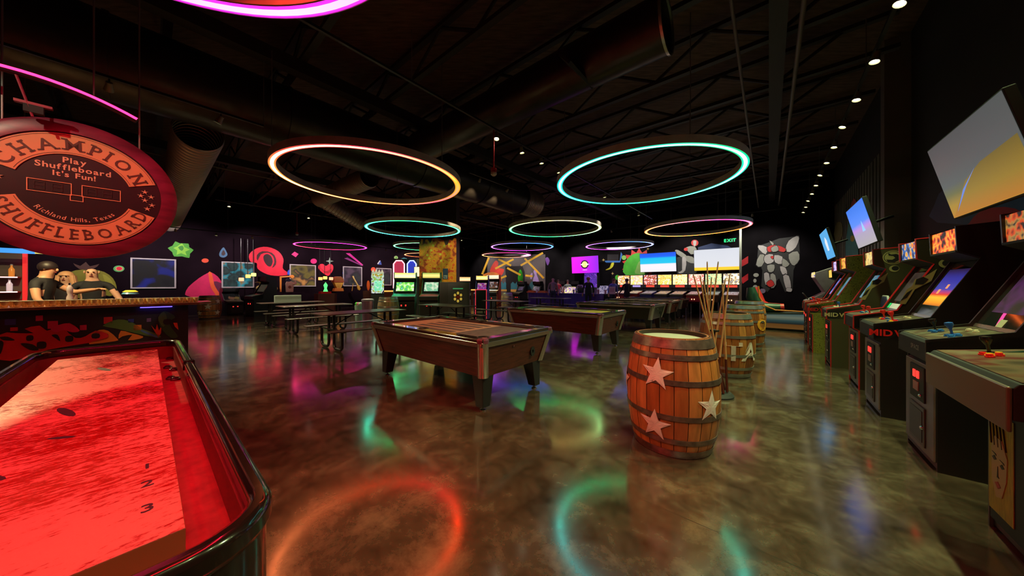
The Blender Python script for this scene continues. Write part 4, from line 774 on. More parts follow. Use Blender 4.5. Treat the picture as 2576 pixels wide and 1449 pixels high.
MB().lathe([(0, 0), (.03, 0), (.032, .1), (.02, .14), (.028, .18), (.03, .24), (.012, .28), (0, .28)], P('clear_bottle', (.5, .42, .45), .1, .2), 14).build('glass_body', t, smooth=True); MB().lathe([(0, .28), (.012, .28), (.012, .31), (0, .31)], CHROME, 10).build('pourer', t, smooth=True)
def far(px, A_, yaw, lab, sh, pa, h=1.75, **k): Z = A_ / (SA * (px - CX) / F + CA); person(((px - CX) / F * Z, Z, 0), R(yaw), lab, sh, pa, k.pop('hair', P('brown_hair', (.05, .025, .015), .5)), h=h, **k)
far(1391, 14.55, 160, 'balding man in a grey jacket standing with his back turned at the counter', C_('taupe_jacket', (.3, .2, .17)), JE, 1.8, sleeve='long', hairstyle='bald')
far(1404, 16.2, 20, 'person in a red shirt partly hidden behind the man in the grey jacket', C_('red_shirt', (.5, .03, .05)), JE, 1.7)
far(1428, 16.2, 0, 'person with brown hair and a pale green top behind the counter', C_('pale_green_top', (.3, .4, .3)), JE, 1.68)
far(1480, 14.5, 175, 'man in black clothes standing before the purple lit screen', C_('black_jacket', (.01, .01, .012)), P('black_trousers', (.01, .01, .012), .8), 1.78, sleeve='long', hair=P('reddish_hair', (.4, .1, .06), .5))
far(1541, 15.75, 10, 'person in a blue top leaning over the counter right of the purple screen', C_('blue_top', (.12, .14, .5)), JE, 1.72, sleeve='long', bend=12, hair=P('dark_red_hair', (.15, .03, .02), .5))
far(1577, 15.5, 190, 'person dressed in black playing the leftmost pinball machine', C_('black_jumper', (.01, .008, .01)), P('black_trousers', (.01, .01, .012), .8), 1.7, sleeve='long', arms=(((-.26, -.1, 1.1), (-.2, -.35, 1.0)), ((.26, -.1, 1.1), (.2, -.35, 1.0))))
# purple draped counter with things on it
def along(name, a, n0, n1, lab, cat): return thing(name, W(n0, a), TH_MINUS_A, lab, cat)
t = along('draped_counter', 14.9, -11.2, 0, 'long counter with a dark purple blue drape at the back of the room', 'counter'); PUR = P('purple_drape', (.06, .03, .22), .8, noise=.25, nscale=2, stretch=(9, 1, .3))
mb = MB(); mb.box(0, 4.4, 0, .9, .0, .87, PUR); mb.build('drape', t); MB().box(-.03, 4.43, -.03, .93, .87, .9, P('counter_cloth_top', (.12, .08, .3), .6)).build('counter_top', t, bevel=.005)
def oncounter(name, px, lab, cat, grp=None):
    r = (px - CX) / F; a = 15.45 if name == 'game_console' else 15.05; n = a * (CA * r - SA) / (CA + SA * r); return thing(name, W(n, a, .9), TH_MINUS_A, lab, cat, grp)
for px, lb in ((1338, 'orange food tray farthest left on the draped counter'), (1366, 'second orange food tray on the draped counter, beside the grey jacket')):
    t = oncounter('food_tray', px, lb, 'tray', 'orange trays on the draped counter'); MB().box(-.28, .28, -.18, .18, 0, .06, P('orange_tray', (.75, .25, .06), .5)).build('tray_base', t, bevel=.01); MB().box(-.22, .22, -.12, .12, .061, .12, P('snack_brown', (.5, .2, .05), .7, noise=.5, nscale=30)).build('food', t, bevel=.02)
for px, c, lb in ((1351, (.8, .75, .8), 'white cup between the two orange trays'), (1380, (.8, .75, .8), 'white cup right of the second orange tray'), (1408, (.6, .55, .6), 'pale cup right of the grey jacket'), (1443, (.7, .6, .8), 'lilac cup left of the round machine'), (1496, (.4, .3, .4), 'dark cup right of the man in black'), (1505, (.7, .3, .4), 'red and white cup stack near the blue top'), (1523, (.8, .5, .6), 'pink cup beside the blue top person')):
    t = oncounter('paper_cup', px, lb, 'cup', 'cups on the draped counter'); MB().lathe([(0, 0), (.05, 0), (.065, .2), (.06, .2), (.045, .01), (0, .01)], P('cup_%d' % px, c, .5), 12).build('cup_body', t, smooth=True); MB().lathe([(.062, .195), (.07, .2), (.07, .21), (.0, .215)], P('cup_lid_%d' % px, tuple(min(1, q * .8) for q in c), .4), 12).build('lid', t, smooth=True)
t = oncounter('menu_board', 1540, 'pink white menu card standing on the draped counter', 'menu'); MB().box(-.16, .16, -.01, .01, 0, .38, P('menu_card', (.75, .45, .45), .6)).build('card', t); MB().box(-.12, .12, -.013, -.01, .1, .3, P('menu_print', (.6, .3, .3), .6)).build('printed_block', t)
t = oncounter('popcorn_machine', 1459, 'small round arched white machine on the draped counter', 'machine'); MB().tube([(-.25, 0, 0), (-.25, 0, .25), (-.12, 0, .44), (.12, 0, .44), (.25, 0, .25), (.25, 0, 0)], .03, WHITE, 8).build('arch', t, smooth=True); MB().ball((0, .02, .22), .17, P('machine_dark_green', (.05, .06, .03), .3), 14).build('bowl', t, smooth=True)
t = oncounter('game_console', 1434, 'tilted purple and yellow game unit on the draped counter', 'game unit'); MB().prism([(-.2, 0), (.2, 0), (.2, .35), (-.2, .15)], -.25, .25, art('console_art', [(.05, .02, .3), (.3, .1, .8), (.9, .7, .1), (.7, .8, .9)], 6, .9)).build('console_body', t); MB().box(-.27, -.25, -.2, .2, 0, .3, WHITE).build('side_panel', t)
t = oncounter('game_console', 1516, 'dark tilted racing unit on the draped counter, left of the blue top', 'game unit'); MB().prism([(-.2, 0), (.2, 0), (.2, .42), (-.2, .12)], -.22, .22, art('console_art_dark', [(.02, .02, .04), (.1, .1, .2), (.6, .5, .7), (.05, .03, .1)], 6, .6)).build('console_body', t); MB().box(-.24, -.22, -.2, .2, 0, .3, WHITE).build('side_panel', t)
track('light_track', W(-6.2, -4.0, 3.9), W(-6.2, 1.2, 3.9), 'added black lighting track over the bar')  # track added for the heads below
for a, tg in ((-2.4, (-8.2, -2.4, 1.1)), (-1.2, (-8.6, -1.0, 1.5)), (-.3, (-9.2, -.6, 1.5)), (.7, (-7.45, -.6, .7))): head(W(-6.2, a, 3.88), W(*tg), 'small warm added spotlight over the bar', 'added spotlights over the bar', e=32, color=(1, .5, .42), ang=60, bulb=DIMB, s=.9)  # heads put in to brighten the people and the bar front
head(W(-2.3, -1.9, 4.0), W(-4.72, -.4, 2.2), 'added warm spotlight brightening the round scoreboard', 'spotlights above the shuffleboard', e=110, color=(1, .9, .6), ang=31, bulb=DIMB, s=.9)  # unseen head added to warm the sign face
# =====================================================================  LEFT WALL MURAL
M = lambda n, c, r=.6: paint(n, c, r)
LW = NL
motif('painted_mountain', 'n', LW, [(M('crimson', (.75, .015, .12)), [(466, 738), (474, 722), (500, 700), (522, 687), (531, 685), (548, 696), (560, 712), (575, 722), (592, 730), (590, 748), (570, 760), (548, 762), (500, 752), (470, 744)]), (M('hot_orange', (1, .12, .03)), [(524, 686), (532, 686), (536, 702), (540, 718), (552, 740), (556, 760), (550, 760), (540, 738), (530, 722)]), (M('deep_plum', (.16, .01, .06)), [(538, 708), (556, 712), (574, 732), (566, 742), (552, 736), (542, 722)])], 'crimson peaked shape with an orange ridge painted low on the left wall', smooth=2)
motif('painted_loop', 'n', LW, [(M('neon_red', (1, .01, .05)), [(630, 658), (627, 640), (645, 625), (672, 621), (700, 632), (713, 652), (711, 674), (722, 684), (730, 690), (700, 694), (672, 690), (648, 676), (646, 662)]), (M('loop_dark', (.06, .005, .01)), [(648, 656), (646, 642), (660, 632), (684, 636), (694, 650), (694, 666), (684, 674), (690, 660), (686, 644), (672, 636), (656, 640)], 2), (M('neon_red', (1, .01, .05)), [(660, 640), (675, 636), (688, 648), (688, 664), (680, 676), (664, 668), (654, 652)]), (M('plum_black', (.03, .005, .01)), [(663, 644), (672, 639), (682, 645), (686, 658), (681, 670), (672, 668), (664, 656)])], 'large neon red loop painted between the second and third windows', smooth=3)  # dark inner patches are part of the mural paint
motif('painted_star', 'n', LW, [(M('star_green', (.08, .45, .03)), [(422, 624), (434, 618), (441, 607), (452, 612), (474, 613), (476, 622), (487, 629), (478, 638), (476, 649), (458, 645), (438, 645), (433, 634)]), (M('star_light_green', (.3, .75, .05)), [(436, 624), (446, 620), (458, 612), (464, 622), (478, 628), (466, 633), (470, 643), (456, 637), (444, 641), (446, 630)]), (M('star_dark', (.04, .3, .03)), [(448, 622), (459, 618), (462, 626), (456, 631)])], 'puffy bright green star painted high on the left wall', smooth=2)
motif('painted_eye', 'n', LW, [(M('eye_green', (.12, .5, .15)), circ(299, 676, 14, 8)), (M('eye_cream', (.7, .45, .2)), circ(300, 676, 10, 5.5)), (M('neon_red', (1, .01, .05)), circ(300, 675.5, 7, 4.5))], 'small green and red oval painted left of the first window')
YG = M('dull_yellow_green', (.3, .28, .02)); YG2 = M('olive_yellow', (.42, .4, .04))
motif('painted_pineapple', 'n', LW, [(YG, [(170, 712), (172, 690), (190, 680), (230, 678), (262, 684), (284, 700), (293, 720), (292, 738), (276, 745), (262, 742), (240, 748), (176, 748)]), (YG2, [(258, 690), (276, 700), (286, 718), (280, 734), (268, 716)]), (M('leaf_brown', (.1, .03, .02)), [(184, 662), (202, 669), (216, 659), (226, 670), (250, 664), (232, 678), (200, 677)])], 'large dull yellow rounded fruit painted behind the bar guests', smooth=2)
motif('painted_dot', 'n', LW, [(M('dot_red', (.9, .08, .03)), circ(516, 655.5, 9, 5.5))], 'small red dot painted above the crimson peak', smooth=1)
motif('painted_drop', 'n', LW, [(M('drop_blue', (.05, .15, .3)), [(562, 622), (570, 634), (572, 642), (563, 648), (553, 645), (552, 636)]), (M('plum_black', (.03, .005, .01)), [(562, 629), (567, 638), (562, 643), (557, 639)])], 'small blue outlined drop painted above the second window', smooth=3)
motif('painted_diamond', 'n', LW, [(M('hot_pink', (1, .02, .25)), [(733, 640), (741, 633), (751, 639), (744, 647)])], 'small hot pink diamond painted left of the pink dot', smooth=1)
motif('painted_dot', 'n', LW, [(M('hot_pink', (1, .02, .25)), circ(789, 657, 8, 6.5))], 'hot pink dot painted above the third window', smooth=1)
motif('painted_heart', 'n', LW, [(M('neon_red', (1, .01, .05)), [(820, 669), (828, 664), (837, 667), (838, 678), (832, 688), (824, 694), (810, 685), (801, 675), (803, 666), (812, 664)]), (M('heart_dark_red', (.45, .005, .02)), [(806, 673), (818, 683), (834, 676), (826, 688), (814, 683)])], 'neon red heart painted between the third and fourth windows', smooth=3)  # darker red patch belongs to the painted heart
motif('painted_sparkle', 'n', LW, [(M('sage', (.3, .42, .33)), star(829, 657, 10, 3, 4))], 'grey green four pointed sparkle painted above the heart', back=.016, rise=.018, smooth=1)
motif('painted_ray', 'n', LW, [(M('magenta_beam', (.75, .02, .35)), [(870, 637), (880, 637), (913, 666), (912, 669)]), (M('violet_beam', (.25, .02, .2)), [(866, 650), (874, 648), (912, 668), (910, 669)])], 'magenta and violet ray painted above the fourth window', smooth=1)
motif('painted_triangle', 'n', LW, [(M('ultramarine', (.05, .1, .45)), [(957, 655), (960, 666), (949, 665)]), (M('off_white', (.7, .7, .7)), [(955, 655), (957, 656), (951, 665), (949, 663)])], 'small white and blue triangle painted above the fifth window', smooth=1)
motif('painted_spot', 'n', LW, [(M('lime_pale', (.4, .6, .2)), circ(996, 648, 5, 4.5)), (M('star_green', (.08, .45, .03)), circ(997, 648, 2, 2))], 'small lime spot painted near the orange column', smooth=1)
motif('painted_arc', 'n', LW, [(M('teal_arc', (.02, .25, .28)), [(1006, 657), (1008, 651), (1016, 648), (1025, 651), (1028, 657), (1022, 657), (1016, 653), (1011, 657)])], 'small teal arc painted near the orange column', smooth=1)
for x, y in ((727, 684), (866, 683)): motif('painted_flame', 'n', LW, [(M('flame_blue', (.04, .1, .8)), [(x, y - 6), (x + 5, y + 2), (x + 3, y + 7), (x - 4, y + 7), (x - 4, y)])], 'small blue flame painted at the %s window' % ('third' if x < 800 else 'fourth'), back=.016, rise=.018, smooth=2)
motif('painted_balloon', 'n', LW, [(M('dot_red', (.9, .08, .03)), circ(939, 678, 6, 6))], 'small red ball painted left of the fifth window', smooth=1)
# golden lit cut-out figures and instruments below the windows, standing on a low stage
GOLD = P('gold_lit_paint', (.85, .45, .06), .5, noise=.35, nscale=5); GOLD2 = P('pale_gold_lit_paint', (.9, .6, .2), .5, noise=.3, nscale=6)  # warm stage lighting is put into the gold colour
def wl(px, Zoff=1.2, z=None):
    p = pt_n(px, HY, NL + Zoff); return p
t = thing('low_stage', W(NL + 1.1, 13.3), TH_PLUS_N, 'low warm lit ledge running along the left wall under the windows', 'stage')
MB().box(-4.6, 4.2, -.6, .7, 0, 1.0, P('stage_brown', (.12, .05, .02), .6, noise=.3)).build('stage_body', t); MB().box(-4.62, 4.22, -.64, -.6, .94, 1.02, P('warm_led_edge', (.3, .15, .03), emit=(1, .5, .1), es=1.0)).build('led_edge', t)
def prop(name, px, y0, y1, shapes, lab, cat, depth=.25, n=NL + .95):
    """a solid painted cut-out on the ledge; shapes are (material, outline in a -1..1 square)"""
    c = pt_n(px, (y0 + y1) / 2, n); zt, zb = pt_n(px, y0, n).z, pt_n(px, y1, n).z; zb = max(zb, 1.0); c.z = 0; h = (zt - zb) / 2; t = thing(name, (c.x, c.y, zb), TH_PLUS_N, lab, cat)
    for k, (nm, mat, pts, d0, d1) in enumerate(shapes): MB().prism([(x * h, h + z * h) for x, z in pts], d0, d1, mat, axis='y').build(nm, t, bevel=.01)
    return t
CI = lambda x, z, r, sz=1.0, n=12: [(x + r * math.cos(2 * math.pi * i / n), z + sz * r * math.sin(2 * math.pi * i / n)) for i in range(n)]
t = prop('drum_kit', 672, 697, 752, [('bass_drum', GOLD, CI(0, -.5, .5), -.1, .25), ('left_drum', GOLD2, CI(-.75, -.45, .35), -.2, .15), ('right_drum', GOLD2, CI(.7, -.5, .36), -.15, .2), ('cymbal', P('brass', (.8, .5, .1), .2, .9), CI(-.75, .3, .45, .12), -.1, .2), ('cymbal', MATS['brass'], CI(.6, .35, .4, .1), -.1, .2), ('cymbal_stand', GOLD, [(-.78, -.9), (-.7, -.9), (-.7, .3), (-.78, .3)], 0, .05), ('cymbal_stand', GOLD, [(.58, -.95), (.64, -.95), (.64, .35), (.58, .35)], 0, .05), ('drummer_figure', GOLD, [(-.3, -.1), (.3, -.1), (.25, .4), (.1, .5), (.12, .8), (-.12, .9), (-.14, .5), (-.3, .35)], .1, .3)], 'gold lit drum kit on the ledge under the red loop', 'drum kit')
t = prop('orange_arch', 718, 690, 752, [('arch_post', P('orange_lacquer', (.85, .3, .05), .4), [(-.5, -1), (-.35, -1), (-.35, .6), (-.5, .6)], 0, .12), ('arch_beam', MATS['orange_lacquer'], [(-.5, .6), (.5, .7), (.5, .85), (-.5, .75)], 0, .12), ('knob', MATS['orange_lacquer'], CI(.65, .75, .2), -.02, .14)], 'orange post and beam with a round knob beside the third window', 'prop', n=NL + .7)
CREAM = P('cream_shirt_print', (.75, .55, .4), .6); NAVY = P('navy_paint', (.03, .04, .1), .5)
t = prop('figure_cutout', 730, 696, 754, [('torso', CREAM, [(-.4, -1), (.35, -1), (.42, .2), (.1, .4), (-.35, .35), (-.45, .1)], 0, .12), ('raised_arm', CREAM, [(.3, -.1), (.42, -.1), (.75, .05), (.6, .6), (.4, .6), (.5, .2), (.28, .15)], -.02, .1), ('cap', NAVY, CI(-.15, .55, .28, .8), 0, .14), ('shirt_print', P('print_brown', (.25, .08, .05), .6), CI(-.05, -.35, .18), -.01, .0)], 'cut-out figure in a cream shirt and dark cap with one arm raised', 'figure', n=NL + 1.3)
t = prop('burger_sculpture', 853, 694, 760, [('bun_top', P('bun_brown', (.3, .1, .03), .4), [(-.6, .3), (.6, .3), (.55, .65), (.25, .92), (-.25, .92), (-.55, .65)], 0, .4), ('filling', P('patty_red', (.45, .1, .03), .5), [(-.62, .18), (.62, .18), (.62, .3), (-.62, .3)], -.02, .42), ('cone', GOLD, [(-.6, .15), (.6, .15), (.25, -.6), (-.25, -.6)], 0, .3), ('base', P('orange_lacquer', (.85, .3, .05), .4), [(-.6, -1), (.6, -1), (.5, -.6), (-.5, -.6)], 0, .3)], 'gold lit cone shaped sculpture topped by a dark bun', 'sculpture')
t = prop('guitar_sculpture', 896, 694, 752, [('guitar_body', GOLD, [(.1, -.3), (.35, -.2), (.6, -.7), (.45, -.95), (.2, -.8)], 0, .1), ('guitar_neck', GOLD2, [(.15, -.3), (.3, -.2), (-.25, .8), (-.4, .72)], 0, .08), ('guitar_head', GOLD2, [(-.4, .7), (-.22, .78), (-.3, 1), (-.5, .95)], 0, .08), ('stand', GOLD, [(-.5, -1), (-.42, -1), (-.3, 0), (-.34, .02)], .05, .1)], 'gold lit guitar leaning on its stand under the fourth window', 'sculpture')
t = prop('surfboard', 927, 705, 752, [('board', P('orange_board', (.85, .15, .02), .35), CI(0, 0, .28, 3.4, 18), 0, .06), ('fin', P('fin_dark', (.2, .03, .02), .5), [(-.05, -.9), (.05, -.9), (.12, -.7)], -.08, 0)], 'narrow orange board standing upright under the fourth window', 'board')
for px, c, lb in ((624, (.7, .4, .1), 'amber stage lamp glowing above the dark cabinet by the second window'), (607, (.8, .3, .15), 'orange stage lamp glowing in front of the second window'), (638, (.5, .6, .15), 'lime stage lamp by the edge of the second window'), (806, (.9, .35, .1), 'orange lamp glowing left of the burger sculpture'), (818, (.9, .6, .1), 'yellow lamp glowing left of the burger sculpture'), (833, (.9, .3, .15), 'red orange lamp glowing beside the burger sculpture')):
    y = {624: 695, 607: 703, 638: 691, 806: 701, 818: 699, 833: 701}[px]; p = pt_n(px, y, NL + 1.0); t = thing('stage_lamp', p, TH_PLUS_N, lb, 'lamp'); MB().box(-.09, .09, -.06, .06, -.08, .08, P('glow_%d' % px, c, emit=c, es=1.8)).build('lens', t, bevel=.02); MB().box(-.1, .1, .06, .12, -.09, .09, MBLACK).cyl((0, .1, .1), (0, .1, 3.55 - p.z), .012, TRK, seg=6).build('lamp_body', t)
q = wl(700, 2.0)
for a, e in ((10.5, 60), (15.0, 60)): head(W(NL + 2.3, a - 1.3, 3.56), W(NL + 1.1, a, 1.2), 'amber spotlight aimed at the ledge under the windows', 'amber spotlights over the ledge', e=e, color=(1, .5, .12), ang=80, bulb=DIMB, s=.9)
# =====================================================================  BACK WALL MURAL
BWL = AB
YB = M('beam_yellow', (.8, .45, .03)); PAN = P('grey_plaster_panel', (.12, .1, .1), .7, noise=.2, nscale=1)
WP = thing('wall_painting', W(-14.3, AB, 2.0), TH_MINUS_A, 'grey wall painting with crossed yellow beams, teal peaks and a black doorway', 'wall painting')
motif('grey_background', 'a', BWL, [(PAN, [(1226, 640), (1372, 640), (1372, 752), (1226, 752)])], None, smooth=1, rise=.002, parent=WP)
def beam(x0, y0, x1, y1, w_=3): d = math.hypot(x1 - x0, y1 - y0); nx, ny = -(y1 - y0) / d * w_, (x1 - x0) / d * w_; return [(x0 + nx, y0 + ny), (x1 + nx, y1 + ny), (x1 - nx, y1 - ny), (x0 - nx, y0 - ny)]
motif('yellow_beams', 'a', BWL, [(YB, beam(*b, w_=2.4)) for b in ((1213, 690, 1230, 648), (1254, 652, 1286, 668), (1292, 652, 1246, 676), (1310, 668, 1366, 636), (1320, 650, 1368, 700), (1246, 706, 1274, 694), (1340, 695, 1322, 693), (1276, 674, 1310, 692))], 'crossed yellow light beams painted on the grey panel', smooth=1, parent=WP, back=0.002)
motif('teal_peaks', 'a', BWL, [(M('peak_teal', (.04, .22, .28)), [(1246, 728), (1245, 712), (1252, 706), (1257, 712), (1262, 709), (1267, 714), (1270, 708), (1275, 714), (1275, 728)]), (M('peak_teal', (.04, .22, .28)), [(1285, 728), (1285, 714), (1290, 709), (1296, 714), (1301, 708), (1306, 714), (1306, 728)]), (M('peak_teal', (.04, .22, .28)), [(1320, 728), (1322, 712), (1330, 720), (1337, 708), (1346, 714), (1346, 728)]), (M('sand', (.75, .4, .08)), [(1246, 728), (1275, 728), (1275, 733), (1246, 732)]), (M('sand', (.75, .4, .08)), [(1285, 728), (1306, 728), (1316, 736), (1285, 734)])], 'teal mountain peaks with a sand band painted on the grey panel', smooth=1, parent=WP, back=0.0025)
motif('black_doorway', 'a', BWL, [(PBLK, [(1271, 670), (1314, 669), (1320, 684), (1320, 738), (1274, 737)])], 'black doorway shape painted in the middle of the grey panel', smooth=1, parent=WP, back=0.0025)
motif('orange_flame', 'a', BWL, [(M('coral_red', (.8, .05, .03)), [(1232, 682), (1240, 664), (1248, 655), (1254, 662), (1252, 674), (1268, 677), (1264, 690), (1250, 700), (1240, 690)]), (M('coral_orange', (.85, .25, .04)), [(1216, 690), (1240, 684), (1258, 692), (1262, 706), (1244, 728), (1234, 730), (1230, 704), (1218, 700)])], 'red and orange flame shape painted left of the doorway', smooth=2, parent=WP, back=0.0025)
motif('green_plant', 'a', BWL, [(M('neon_green', (.05, .8, .03)), [(1304, 708), (1304, 690), (1308, 678), (1314, 684), (1316, 708)]), (M('pot_red', (.6, .05, .05)), [(1303, 709), (1317, 709), (1315, 729), (1303, 729)])], 'bright green plant in a red pot painted by the doorway', smooth=2, parent=WP, back=0.003)
motif('lilac_figure', 'a', BWL, [(M('lilac', (.4, .28, .6)), [(1341, 712), (1342, 700), (1345, 692), (1342, 684), (1345, 678), (1350, 680), (1350, 690), (1354, 700), (1356, 714)]), (M('lilac', (.4, .28, .6)), [(1334, 700), (1335, 690), (1339, 686), (1340, 690), (1338, 702)])], 'lilac figure painted between the yellow beams and the screen', smooth=2, parent=WP, back=0.003)
motif('painted_splash', 'a', BWL, [(M('violet_splash', (.18, .06, .35)), [(1372, 650), (1378, 647), (1383, 656), (1378, 668), (1374, 660)])], 'small violet splash painted high on the back wall', smooth=2)
GM = M('monster_green', (.08, .6, .03)); GM2 = M('monster_light_green', (.3, .65, .12)); SP = M('spike_red', (.75, .04, .03))
motif('painted_monster', 'a', BWL, [(SP, star(1608, 668, 44, 33, 14, rot=-90)), (GM, [(1568, 674), (1572, 660), (1584, 645), (1600, 637), (1616, 638), (1630, 644), (1630, 690), (1574, 692)]), (GM2, [(1600, 676), (1606, 660), (1618, 652), (1628, 660), (1628, 688), (1598, 688)])], 'round green monster with red spikes painted beside the blue screen', smooth=2)
motif('painted_dot', 'a', BWL, [(GM2, circ(1570, 648, 6, 6))], 'small green ball painted above the green monster', back=.016, rise=.018, smooth=1)
motif('painted_dot', 'a', BWL, [(GM, circ(1554, 698, 6.5, 6.5))], 'green ball painted just above the blue top person', back=.016, rise=.018, smooth=1)
motif('painted_bracket', 'a', BWL, [(M('frame_blue', (.04, .2, .6)), [(1521, 657), (1525, 661), (1560, 660), (1566, 640), (1562, 634), (1559, 656), (1524, 656)]), (PBLK, [(1528, 640), (1556, 640), (1556, 656), (1528, 656)])], 'blue bracket painted above the yellow crescent', smooth=1)
motif('painted_crescent', 'a', BWL, [(M('crescent_yellow', (.7, .7, .03)), [(1523, 679), (1534, 673), (1538, 662), (1545, 661), (1542, 671), (1533, 678)])], 'yellow crescent painted under the blue bracket', back=.016, rise=.018, smooth=2)
for x, y in ((1518, 654), (1541, 688), (1630, 626)): motif('painted_sparkle', 'a', BWL, [(M('gold_star', (.7, .5, .15)), star(x, y, 4, 1.2, 4))], 'tiny gold sparkle painted on the back wall %s' % {1518: 'left of the blue bracket', 1541: 'below the yellow crescent', 1630: 'above the green monster'}[x], smooth=1)
PGR, PGD, PWH = M('pale_grey_green', (.42, .45, .36)), M('grey_shade', (.035, .04, .035)), M('soft_white', (.62, .62, .56))
motif('painted_rider', 'a', BWL, [(PGD, [(1700, 648), (1752, 648), (1750, 690), (1702, 690)]), (PGR, [(1698, 630), (1706, 629), (1726, 642), (1722, 650), (1704, 640)]), (PGR, [(1722, 644), (1742, 646), (1750, 660), (1738, 662), (1724, 654)]), (PWH, [(1716, 648), (1726, 650), (1724, 680), (1712, 688), (1706, 684), (1716, 680)]), (PGR, [(1726, 622), (1748, 620), (1752, 634), (1738, 640)]), (SP, [(1722, 624), (1730, 624), (1729, 631), (1721, 630)]), (SP, circ(1748, 611, 9, 8)), (PWH, [(1744, 606), (1752, 606), (1750, 618), (1745, 618)])], 'pale grey rider shape with red patches painted between the two screens', smooth=2)
motif('painted_stripe', 'a', BWL, [(M('stripe_red', (.55, .01, .015)), [(1852, 664), (1882, 644), (1882, 662), (1850, 680), (1770, 690), (1780, 680)]), (M('stripe_red', (.55, .01, .015)), [(1864, 700), (1882, 688), (1882, 704), (1868, 714)]), (M('stripe_navy', (.02, .05, .15)), [(1756, 622), (1790, 612), (1830, 618), (1850, 628), (1756, 632)])], 'red and navy stripes painted behind the white screen', smooth=1)
# big pale machine mural right of the post: plain armour plates only
LN = M('outline_black', (.012, .012, .012)); ARM = [(PGD, [(1908, 618), (1928, 612), (1960, 600), (1990, 596), (2010, 592), (2012, 640), (1996, 680), (1994, 730), (1975, 735), (1960, 700), (1930, 735), (1915, 720), (1918, 680), (1905, 650)], 1)]
def plate(pts, m=None):
    cx = sum(q[0] for q in pts) / len(pts); cz = sum(q[1] for q in pts) / len(pts); d = [(cx + (x - cx) * 1.12, cz + (y - cz) * 1.12) for x, y in pts]; ARM.append((LN, d, 2)); ARM.append((m or PWH, pts, 2))
for pts, m in (([(1908, 617), (1930, 622), (1926, 640), (1910, 628)], None), ([(1912, 640), (1926, 646), (1916, 670), (1902, 666)], PGR), ([(1976, 628), (1984, 606), (2004, 594), (2010, 600), (2002, 622), (1986, 634)], None), ([(1984, 640), (2006, 632), (2011, 652), (1998, 668), (1988, 660)], PGR),
    ([(1926, 642), (1944, 640), (1946, 658), (1930, 664), (1922, 654)], None), ([(1948, 642), (1968, 646), (1966, 664), (1950, 660)], None), ([(1970, 650), (1986, 664), (1976, 672), (1968, 668)], PGR), ([(1930, 668), (1948, 666), (1946, 682), (1934, 684)], PGR), ([(1962, 670), (1976, 674), (1980, 690), (1968, 690)], None), ([(1970, 694), (1984, 694), (1990, 722), (1982, 730), (1976, 722)], None), ([(1922, 688), (1934, 688), (1936, 712), (1926, 716)], None), ([(1938, 690), (1950, 692), (1952, 716), (1940, 724)], PGR), ([(1980, 724), (1992, 726), (1990, 734), (1978, 732)], None),
    ([(1930, 622), (1950, 616), (1952, 628), (1934, 634)], SP), ([(1956, 618), (1976, 626), (1972, 634), (1956, 630)], SP), ([(1938, 646), (1946, 644), (1944, 652)], SP), ([(1928, 712), (1940, 704), (1948, 716), (1936, 722)], SP), ([(1940, 624), (1954, 618), (1958, 630), (1944, 634)], PGR), ([(1936, 606), (1946, 612), (1944, 618)], PGR)): plate(pts, m)
motif('painted_armour', 'a', BWL, ARM, 'pale armoured machine shapes with red patches painted right of the steel post', smooth=2)
motif('painted_bones', 'a', BWL, [(PGR, circ(1902, 692, 7, 5)), (PGR, circ(1899, 706, 4, 5)), (PGR, circ(1900, 722, 6, 5)), (M('pale_lilac', (.3, .25, .35)), circ(1918, 732, 8, 6))], 'small pale blobs painted beside the armoured machine', back=.016, rise=.018, smooth=1)
# right wall mural patches
RW = NR - .055
motif('painted_rocket', 'n', RW, [(M('rocket_teal', (.05, .4, .42)), [(2128, 650), (2132, 580), (2146, 520), (2152, 548), (2160, 640), (2160, 655)]), (M('rocket_pink', (.7, .1, .12)), [(2138, 530), (2148, 499), (2156, 512), (2150, 522)]), (M('rocket_yellow', (.7, .6, .08)), circ(2145, 600, 5, 8))], 'teal and pink rocket painted behind the blue screen on the right wall', smooth=2)
motif('painted_flare', 'n', RW, [(M('flare_olive', (.25, .22, .06)), [(2098, 590), (2106, 560), (2118, 562), (2120, 590), (2108, 612)])], 'olive patch painted right of the farthest blue television', smooth=2)
motif('painted_swoosh', 'n', NR - .002, [(M('swoosh_blue', (.02, .06, .16)), [(2350, 520), (2400, 460), (2576, 470), (2576, 560), (2360, 560)]), (M('swoosh_red', (.45, .01, .02)), [(2440, 562), (2470, 530), (2530, 520), (2576, 535), (2576, 575), (2440, 572)])], 'dark blue and red swoosh painted under the large right screen', smooth=2)
# =====================================================================  SCREENS
def screen(p, th, tilt, w_, h_, mat, lab, roll=0, logo=None):
    t = thing('television', p, th, lab, 'television'); T = Matrix.Rotation(R(tilt), 4, 'X') @ Matrix.Rotation(R(roll), 4, 'Y')
    MB().box(-w_ / 2 - .012, w_ / 2 + .012, -.005, .05, -h_ / 2 - .012, h_ / 2 + .012, MBLACK).build('case', t, bevel=.006, T=T)
    MB().box(-w_ / 2, w_ / 2, -.008, -.005, -h_ / 2, h_ / 2, mat).build('display', t, T=T)
    MB().box(-.1, .1, .05, .09, -.1, .1, MBLACK).cyl((0, .07, 0), (0, .35, .1), .02, MBLACK, seg=8).build('wall_bracket', t)
    if logo: logo(t, T)
    return t
sun = grad('screen_sunset', [(0, (.7, .3, .02)), (.16, (.55, .33, .02)), (.3, (.2, .2, .06)), (.42, (.14, .16, .15)), (1, (.13, .13, .13))], 'Z', -.345, .345, .55)
